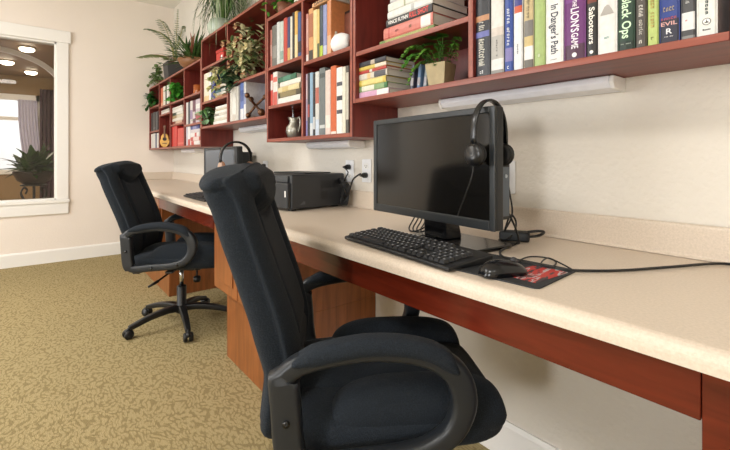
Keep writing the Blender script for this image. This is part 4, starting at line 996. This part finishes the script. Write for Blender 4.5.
        ar = mb.build('armrest', mat('#22262b', .38, 0, .05, 60, .06, 700), t, True)
        pp = cr([(xa, -.138, .649), (xa, -.06, .668), (xa, .03, .679), (xa, .115, .672), (xa, .176, .653), (xa, .217, .618)], 5); KK = len(pp)
        def pprof(k):
            e = min(1, .35 + 2.4 * min(k, KK - 1 - k) / KK * 2.2); return [(a * (.75 + .25 * e), b * e) for a, b in rrect(.029, .02, .018, 4)]
        mb = MB(); mb.sweep(pp, pprof); mb.build('arm_pad', FAB, ar, True)
        for y, z in ((-.15, .53), (.0, .43), (.15, .449)):
            mb = MB(); mb.lathe([(0, -.0), (.008, 0), (.008, .004), (.005, .006), (0, .006)], 12, 0, Matrix.Translation((xa + s * .0205, y, z)) @ Matrix.Rotation(s * PI / 2, 4, 'Y')); mb.build('bolt', BLKG, ar, True)
        for y in (-.1, .09):
            mb = MB(); mb.box(min(xa, xa - s * .14), max(xa, xa - s * .14), y - .02, y + .02, .392, .402); mb.build('bracket', BLK, ar)
    return t
ch = chair()
ch.location = (-2.951, .736, 0); ch.rotation_euler = (0, 0, math.radians(53) - PI / 2)
tag(ch, 'black fabric office chair at the far computer, its wheeled base in view', 'office chair', 'black office chairs at the desk')
c2 = dup(ch); c2.location = (-.95, .71, 0); c2.rotation_euler = (0, 0, math.radians(56) - PI / 2)
tag(c2, 'black fabric office chair closest to us, in front of the near monitor', 'office chair', 'black office chairs at the desk')
# base orientation differs from seat (swivel): turn hub parts of the far chair
for c, da in ((ch, math.radians(-80.5) - (math.radians(53) - PI / 2)), (c2, .4)):
    for o in c.children:
        n_ = o.name.split('.')[0]
        if n_ == 'armrest': o.location = (0, 0, .012)
        if n_ == 'leg': o.rotation_euler = (0, 0, da)
        if n_ in ('leg', 'hub', 'gas_column'): o.location = (.012, .055, 0)

for o in ch.children:                                                  # the far chair leans further back
    if o.name.split('.')[0] == 'backrest':
        pv = Vector((0, -.2, .45)); rx = Matrix.Rotation(math.radians(4.5), 3, 'X')
        o.rotation_euler = (math.radians(4.5), 0, 0); o.location = pv - rx @ pv
# ------------------------------------------------------------------ near monitor group
ang = math.atan2(-.046, .534)
MC = Vector((-.877, .938, 0))
t = thing('monitor', 'large black flat monitor with dark screen in front of the near chair', 'monitor', (MC.x, MC.y, ZC), ang)
W, HT, z0 = .267, .320, .074
mb = MB(); mb.box(-W, W, 0, .03, z0, z0 + HT); mb.box(-W + .04, W - .04, .03, .055, z0 + .03, z0 + HT - .03); mb.build('housing', BLKM, t, bevel=.006)
mb = MB(); b1 = .018
for a in ((-W, -W + b1, z0, z0 + HT), (W - b1, W, z0, z0 + HT), (-W + b1, W - b1, z0, z0 + .026), (-W + b1, W - b1, z0 + HT - b1, z0 + HT)): mb.box(a[0], a[1], -.007, 0, a[2], a[3])
mb.build('bezel', mat('#24282b', .4), t, bevel=.003)
mb = MB(); mb.box(-W + b1, W - b1, -.003, 0, z0 + .026, z0 + HT - b1); mb.build('screen', mat('#121110', .12, 0, .03, 5), t)
mb = MB(); mb.prism([(.03, z0 + .16), (.055, z0 + .15), (.11, .012), (.04, .012)], -.05, .05, ax='x'); mb.build('stand_neck', BLKG, t, bevel=.006)
mb = MB(); mb.prism(rrect(.145, .095, .02), .0005, .013, ax='z', M=Matrix.Translation((.05, .075, 0))); mb.build('stand_base', BLKG, t, bevel=.003)
t = thing('mini_computer', 'slim black computer box mounted behind the near monitor', 'computer', (-.752, .985, .925), ang)
mb = MB(); mb.box(-.066, .1, .02, .058, 0, .155); mb.build('case', BLKM, t, bevel=.004)
mb = MB(); mb.box(.1, .1015, .026, .052, .01, .145); mb.build('front_panel', mat('#5a6470', .3, .4), t)
mb = MB(); mb.lathe([(0, 0), (.005, 0), (.005, .0015), (0, .002)], 12, 0, Matrix.Translation((.1015, .038, .12)) @ Matrix.Rotation(PI / 2, 4, 'Y')); mb.build('power_button', mat('#b9c6d6', .3), t)

def headset(label, loc, rz, cup='#101114', pad='#191a1c', band=.13, half=.088, bw=.009, cr_=1.0):
    t = thing('headset', label, 'headset', loc, rz)            # band lies in local YZ, hooks over a monitor top at z=0
    pts = []
    for k in range(25):
        a = PI * k / 24; pts.append((0, -half * math.cos(a) * (1 + .10 * math.sin(a)), -band + .02 + (band - .012) * math.sin(a) ** .8))
    mb = MB(); mb.sweep(pts, lambda k: rrect(.009, .0035, .003, 2), up=(1, 0, 0)) if False else mb.sweep(pts, lambda k: [(b, a) for a, b in rrect(bw, .0035 * bw / .009, .003, 2)], up=(1, 0, 0))
    mb.build('headband', mat('#15171a', .25), t, True)
    for s in (-1, 1):
        M = Matrix.Translation((0, s * (half - .004), -band)) @ Matrix.Rotation(s * PI / 2, 4, 'X') @ Matrix.Diagonal((cr_, cr_, 1, 1))
        mb = MB(); mb.lathe([(0, -.013), (.02, -.013), (.029, -.006), (.031, 0), (.026, .004), (0, .004)], 20, 0, M); mb.build('ear_cup', mat(cup, .3), t, True)
        mb = MB(); mb.lathe([(0.006, .004), (.028, .004), (.03, .01), (.025, .017), (.01, .017), (.006, .012)], 20, 0, M); mb.build('ear_cushion', mat(pad, .8), t, True)
    mb = MB(); mb.tube(cr([(0, -half + .002, -band), (-.0, -half - .004, -band - .05), (-.02, -half - .006, -band - .1), (-.05, -half - .004, -band - .16)], 6), .0016, 6); mb.build('cable', BLK, t, True)
    return t
headset('black headset hanging over right corner of the near monitor', (-.645, .935, 1.238), ang, half=.062, band=.134)

# keyboard
def keyboard(label, loc, rz, L=.46, Dp=.155):
    t = thing('keyboard', label, 'keyboard', loc, rz, 'black keyboards on the worktop')
    mb = MB(); mb.prism([(-Dp / 2, .002), (-Dp / 2, .012), (Dp / 2, .024), (Dp / 2, .002)], -L / 2, L / 2, ax='x'); mb.build('body', mat('#17181a', .45), t, bevel=.004)
    mb = MB(); rows = 6; kw = .0186
    def key(x, w_, r):
        y = -Dp / 2 + .018 + r * .0205 + (.006 if r == 5 else 0); zb = .0125 + (y + Dp / 2) / Dp * .012
        a, b = w_ / 2 - .0012, .0088; s = .0022
        vs = [(x - a, y - b, zb), (x + a, y - b, zb), (x + a, y + b, zb + .001), (x - a, y + b, zb + .001), (x - a + s, y - b + s, zb + .0075), (x + a - s, y - b + s, zb + .0075), (x + a - s, y + b - s, zb + .0085), (x - a + s, y + b - s, zb + .0085)]
        mb.add(vs, [(0, 1, 5, 4), (1, 2, 6, 5), (2, 3, 7, 6), (3, 0, 4, 7), (4, 5, 6, 7)], 0)
        if w_ < .06:
            mb.add([(x - .0045, y - .0005, zb + .0084), (x + .002, y - .0005, zb + .0084), (x + .002, y + .0045, zb + .0089), (x - .0045, y + .0045, zb + .0089)], [(0, 1, 2, 3)], 1)
    xl = -L / 2 + .012
    for r in range(rows):
        n = 15; ws = [kw] * n
        if r == 0: ws = [.025, .022, .022, .115, .022, .022, .022, .029]
        x = xl
        for w_ in ws:
            if x + w_ > xl + 15 * kw + .001: w_ = xl + 15 * kw - x
            if w_ > .005: key(x + w_ / 2, w_, r)
            x += w_
        for c in range(3):
            if r in (3, 4, 5) or (r == 0) or (r == 1 and c == 1): key(xl + 15 * kw + .008 + (c + .5) * kw, kw, r)
        for c in range(4):
            if r < 5: key(xl + 18 * kw + .016 + (c + .5) * kw, kw, r)
    mb.build('keycaps', [mat('#1b1c1f', .5), mat('#94979c', .6)], t, recalc=False)
    mb = MB(); mb.tube(cr([(-.05, Dp / 2 - .002, .012), (-.05, Dp / 2 + .006, .022), (-.045, Dp / 2 + .02, .024), (-.03, Dp / 2 + .05, .018)], 6), .002, 6); mb.build('cable', BLK, t, True)
    return t
keyboard('black keyboard with white legends in front of the near monitor', (-.838, .832, ZC + .0008), math.radians(-5))

# mouse pad and mouse
pa = math.radians(4)
t = thing('mouse_pad', 'dark mouse pad with red and white print under the mouse', 'mouse pad', (-.545, .872, ZC + .0005), pa)
mb = MB(); mb.prism(rrect(.112, .1, .014), 0, .003, ax='z'); mb.build('pad', mat('#26282b', .7), t)
def pmat():
    m = mat('#b0302c', .6).copy(); nt = m.node_tree; b = nt.nodes['Principled BSDF']; tc = nt.nodes['Texture Coordinate']
    mp = nt.nodes.new('ShaderNodeMapping'); mp.inputs['Scale'].default_value = (40, 9, 1); nz = nt.nodes.new('ShaderNodeTexNoise'); nz.inputs['Scale'].default_value = 1.3; nz.inputs['Detail'].default_value = 3
    rp = nt.nodes.new('ShaderNodeValToRGB'); rp.color_ramp.interpolation = 'CONSTANT'; e = rp.color_ramp.elements
    e[0].color = hx('#3a3034'); e[0].position = 0; e[1].color = hx('#b8342e'); e[1].position = .43
    x = e.new(.55); x.color = hx('#b9b2b4'); x = e.new(.59); x.color = hx('#a83a36'); x = e.new(.64); x.color = hx('#4a4448')
    nt.links.new(tc.outputs['Object'], mp.inputs[0]); nt.links.new(mp.outputs[0], nz.inputs['Vector']); nt.links.new(nz.outputs['Fac'], rp.inputs[0]); nt.links.new(rp.outputs[0], b.inputs['Base Color'])
    return m
mb = MB(); mb.prism(rrect(.04, .066, .003), .003, .0034, ax='z', M=Matrix.Translation((.06, .0, 0)) @ Matrix.Rotation(-.1, 4, 'Z')); mb.build('print', pmat(), t)
mx, my, _ = ZP(503, 269, ZC + .015)
t = thing('mouse', 'black computer mouse resting on the printed mouse pad', 'mouse', (mx, my, ZC + .0038), math.radians(-22))
mb = MB(); rings = []
for i in range(17):
    u = i / 16; v = 2 * u - 1; e = max(.03, (1 - abs(v) ** 2.6)) ** .5
    hh = .036 * e * (1 - .22 * u); wd = .031 * (.72 * e + .28 * (e > .1)) * (1 - .1 * math.cos(v * 2))
    rings.append([(wd * math.cos(a), -.055 + .11 * u, hh * max(0, math.sin(a)) ** .75) for a in [PI * j / 14 for j in range(15)]])
mb.loft(rings); bo = mb.build('body', mat('#101114', .22), t, True)
mb = MB(); mb.lathe([(0, -.003), (.009, -.003), (.009, .003), (0, .003)], 16, 0, Matrix.Translation((0, .028, .0265)) @ Matrix.Rotation(PI / 2, 4, 'Y')); mb.build('scroll_wheel', mat('#3a3b3e', .5), t, True)

# cables on the desk
def cable(name, label, pts, r=.003, cat='cable'):
    mb = MB(); mb.tube(cr(pts, 8), r, 7); return tag(mb.build(name, mat('#0f1012', .45), smooth=True), label, cat)
z3 = ZC + .0045
def dp(px, py, z=z3):
    q = ZP(px, py, z); return (q[0], min(q[1], 1.318), q[2])
cable('mouse_cable', 'thin mouse cable looping behind the mouse pad', [dp(514, 263, ZC + .012), dp(528, 257), dp(545, 257.5), dp(556, 262), dp(551, 267, ZC + .008), dp(541, 264, ZC + .012), dp(548, 258, ZC + .012), dp(562, 264, ZC + .006), dp(573, 270)], .0019)
cable('power_cable', 'long black power cable running to the right along worktop', [dp(499, 240), dp(513, 238), dp(520, 241), dp(508, 247), dp(500, 252), dp(505, 258), dp(525, 263), dp(550, 268), dp(575, 270.5), dp(620, 270.5), dp(670, 267), dp(720, 263.5), dp(760, 262)], .0033)
cable('monitor_cable', 'black cable hanging down behind the right edge of near monitor', [(-.66, 1.03, .96), (-.655, 1.07, .90), (-.66, 1.10, ZC + .02), (-.69, 1.13, ZC + .005), (-.74, 1.12, ZC + .005)], .003)
cable('adapter_lead', 'black lead curving from the wall socket to the power adapter', [(-.862, 1.336, 1.045), (-.84, 1.315, 1.04), (-.815, 1.30, .97), (-.80, 1.29, .90), (-.81, 1.26, ZC + .012), (-.80, 1.22, ZC + .008), (-.775, 1.19, ZC + .01)], .003)
cable('looped_cable', 'black cable looped up beside the right edge of near monitor', [(VX(a_, y_), y_, VZ(a_, b_, y_)) for a_, b_, y_ in ((503, 240, 1.17), (506, 226, 1.16), (511, 215, 1.18), (516, 222, 1.2), (514, 233, 1.18), (507, 239, 1.13))], .003)
ax, ay, _ = ZP(512, 236, ZC + .02)
t = thing('power_adapter', 'black power adapter block lying right of the near monitor stand', 'power adapter', (ax - .01, ay + .03, ZC + .001), .5)
mb = MB(); mb.box(-.045, .045, -.022, .022, 0, .03); mb.build('body', BLKM, t, bevel=.006)
mb = MB(); mb.tube(cr([(.045, 0, .015), (.07, .0, .02), (.085, -.02, .035), (.07, -.035, .04), (.04, -.03, .034)], 6), .0045, 6); mb.build('lead', BLK, t, True)
t = thing('cable_bundle', 'tangled black cables behind the near keyboard', 'cable', (VX(417, 1.08), 1.08, ZC + .002))
for k in range(4):
    mb = MB(); o = .012 * k
    mb.tube(cr([(-.03 + o, .06, .12), (-.035 + o * 1.3, .03, .05 - .006 * k), (-.02 + o * 1.6, -.02, .006), (.03 + o * 2, -.04, .004), (.06 + o * 2, .0, .03), (.07 + o, .05, .09)], 6), .0026, 6); mb.build('strand', BLK, t, True)

# outlets
def outlet(xc, zc, label, plugged=()):
    t = thing('wall_outlet', label, 'outlet', (xc, D, zc), 0, 'white wall outlets above the worktop')
    mb = MB(); mb.prism(rrect(.037, .06, .005), -.006, -.0005, ax='y'); mb.build('cover_plate', mat('#eef0f3', .35), t, bevel=.002)
    for s in (-1, 1):
        if s in plugged: continue
        mb = MB(); mb.prism([(x, z + s * .024) for x, z in rrect(.017, .014, .006)], -.0085, -.006, ax='y'); so = mb.build('socket', WHITE, t, bevel=.001)
        mb = MB(); mb.box(-.009, -.006, -.009, -.0085, s * .024 - .002, s * .024 + .007); mb.box(.006, .009, -.009, -.0085, s * .024 - .002, s * .024 + .006); mb.box(-.003, .003, -.009, -.0085, s * .024 - .009, s * .024 - .004); mb.build('slot', BLK, so)
    return t
def plug(xc, zc, label, path, r=.003):
    t = thing('power_plug', label, 'plug', (xc, D - .0062, zc))
    mb = MB(); mb.lathe([(0, 0), (.014, 0), (.014, .018), (.008, .03), (.005, .042), (0, .042)], 12, 0, Matrix.Rotation(PI / 2, 4, 'X')); mb.build('plug_body', BLK, t, True)
    mb = MB(); mb.tube(cr([(0, -.04, 0)] + [(a - xc, b - D + .0062, c - zc) for a, b, c in path], 7), r, 7); mb.build('cord', BLK, t, True)
outlet(-.862, 1.025, 'white outlet right of the near monitor', (1,))
outlet(-1.818, 1.022, 'white outlet above the printer cables, left of a pair', (1,))
outlet(-1.672, 1.028, 'white outlet closest to the left edge of near monitor', (-1,))
outlet(-2.868, 1.012, 'white outlet behind the far end of the printer', (1,))
plug(-1.818, 1.045, 'black plug with cord in the outlet above printer cables', [(VX(x_, y_), y_, VZ(x_, z_, y_)) for x_, z_, y_ in ((348, 172, 1.28), (346, 177, 1.28), (343.5, 184, 1.29), (342.5, 192, 1.29), (344, 199, 1.28))])
plug(-1.672, 1.005, 'black plug with curving cord in the outlet by near monitor', [(VX(x_, y_), y_, VZ(x_, z_, y_)) for x_, z_, y_ in ((360, 174, 1.28), (353.5, 179, 1.27), (350.5, 187, 1.27), (348, 194, 1.27), (342, 197, 1.27))], .0045)
plug(-2.868, 1.036, 'black plug with cord behind the far end of the printer', [(-2.88, 1.28, 1.036), (-2.93, 1.24, 1.02), (-2.98, 1.22, .95), (-3.0, 1.22, .88), (-3.02, 1.2, ZC + .006)], .0045)
plug(-.862, 1.049, 'black plug in the outlet right of the near monitor', [(-.868, 1.30, 1.04), (-.89, 1.29, 1.0), (-.90, 1.29, .92), (-.91, 1.27, ZC + .008)], .003)

# printer
pc = Vector(ZP(288.3, 212.3, ZC)); pb = Vector(ZP(339, 205.6, ZC)); dvec = (pb - pc); pang = math.atan2(dvec.y, dvec.x) - PI / 2
pang = min(max(pang, -.3), .3) * .55
PD, PWd, PH = .368, .40, .178
t = thing('printer', 'black boxy laser printer on the worktop against the wall', 'printer', (pc.x, pc.y, ZC), pang)
PM = mat('#2b2d30', .5, 0, .04, 50, .06, 600); PM2 = mat('#1e2023', .45)
mb = MB(); mb.box(-PWd, 0, .02, PD, .008, PH); mb.build('housing', PM, t, bevel=.01, seg=3)
mb = MB(); mb.box(-PWd + .01, -.008, 0, .022, .012, .14); mb.build('front_tray', PM2, t, bevel=.008, seg=3)
mb = MB(); mb.box(-PWd + .02, -.02, .008, .03, .14, PH - .006); mb.build('control_panel', mat('#35383c', .35), t, bevel=.004)
mb = MB(); mb.box(-PWd + .06, -.06, .14, .32, PH, PH + .006); mb.build('paper_slot', PM2, t, bevel=.003)
for y0, y1, z0_, z1_ in ((.20, .27, .105, .145), (.28, .33, .105, .150), (.20, .245, .05, .09)):
    n = 8; mb = MB()
    for k in range(n): zz = z0_ + (z1_ - z0_) * k / n; mb.box(0, .0012, y0, y1, zz, zz + (z1_ - z0_) / n * .55)
    mb.build('vent', mat('#141517', .5), t)
mb = MB(); mb.box(-.03, -.022, -.0012, 0, .07, .1); mb.build('label', WHITE, t)
mb = MB(); mb.prism([(.07, .03), (.1, .03), (.1, .045), (.09, .045)], 0, .001, ax='x'); mb.build('logo', mat('#4a4d52', .4), t)
for sx in (-PWd + .04, -.04):
    for sy in (.05, PD - .04): mb = MB(); mb.box(sx - .015, sx + .015, sy - .015, sy + .015, .0004, .008); mb.build('foot', BLK, t)
t = thing('printer_cables', 'coiled black cables bunched behind the printer', 'cable', (VX(344.5, 1.29), 1.29, ZC + .003))
for k in range(5):
    mb = MB(); a = .01 * k
    mb.tube(cr([(-.045 - a, 0, .15 - a), (-.01 + a * .6, -.015, .13), (.015 + a * .5, .005, .07 + a), (-.005 + a, -.01, .012), (-.035 + a, 0, .02 + a), (-.03, .01, .1)], 6), .0042, 6); mb.build('strand', BLK, t, True)

# far computer
FA = math.atan2(-.05, .5)
xl, xr = VX(205.5, 1.0), VX(236.5, .985)
t = thing('monitor', 'flat monitor, screen painted grey with window reflection, at the far work place behind near chair', 'monitor', ((xl + xr) / 2, .995, ZC), 0)
W = (xr - xl) / 2; z0 = .05; HT = VZ(206, 148, 1.0) - ZC - z0
mb = MB(); mb.box(-W, W, 0, .03, z0, z0 + HT); mb.box(-W + .04, W - .04, .03, .05, z0 + .03, z0 + HT - .03); mb.build('housing', BLKM, t, bevel=.005)
mb = MB(); b1 = .018
for a in ((-W, -W + b1, z0, z0 + HT), (W - .045, W, z0, z0 + HT), (-W + b1, W - .045, z0, z0 + .024), (-W + b1, W - .045, z0 + HT - b1, z0 + HT)): mb.box(a[0], a[1], -.007, 0, a[2], a[3])
mb.build('bezel', BLK, t, bevel=.003)
mb = MB(); mb.box(-W + b1, W - .045, -.003, 0, z0 + .024, z0 + HT - b1); mb.build('screen', mat('#565d65', .2, 0, .06, 4), t)  # grey imitates window light reflected in the dark screen
mb = MB(); mb.prism([(.03, z0 + .14), (.05, z0 + .13), (.1, .012), (.04, .012)], -.05, .05, ax='x'); mb.build('stand_neck', BLKG, t, bevel=.005)
mb = MB(); mb.prism(rrect(.12, .09, .02), .0005, .012, ax='z', M=Matrix.Translation((0, .07, 0))); mb.build('stand_base', BLKG, t, bevel=.003)
headset('black headset with tan cushions hanging on the far monitor', (VX(236, 1.0) - .03, 1.012, VZ(234, 144, 1.0) + .005), 0, '#a98a78', '#b98a6e', .15, .1, .015, 1.2)
bx1 = VX(252.5, 1.32); bx0 = bx1 - .1
t = thing('computer_tower', 'black desktop computer tower beside the far monitor', 'computer', ((bx0 + bx1) / 2, 1.22, ZC))
zt = VZ(246, 151, 1.1) - ZC
mb = MB(); mb.box((bx0 - bx1) / 2, (bx1 - bx0) / 2, -.1, .1, .004, zt); mb.build('case', BLKM, t, bevel=.004)
mb = MB(); mb.box((bx0 - bx1) / 2 + .01, (bx1 - bx0) / 2 - .01, -.104, -.1, .02, zt - .015); mb.build('front_panel', BLKG, t, bevel=.002)
mb = MB(); mb.box((bx1 - bx0) / 2 - .045, (bx1 - bx0) / 2 - .02, -.1055, -.104, zt - .1, zt - .085); mb.build('badge', mat('#e6e6ea', .3), t)
keyboard('black keyboard lying in front of the far monitor', (VX(203, .84) - .02, .86, ZC + .0008), 0, .43, .15)
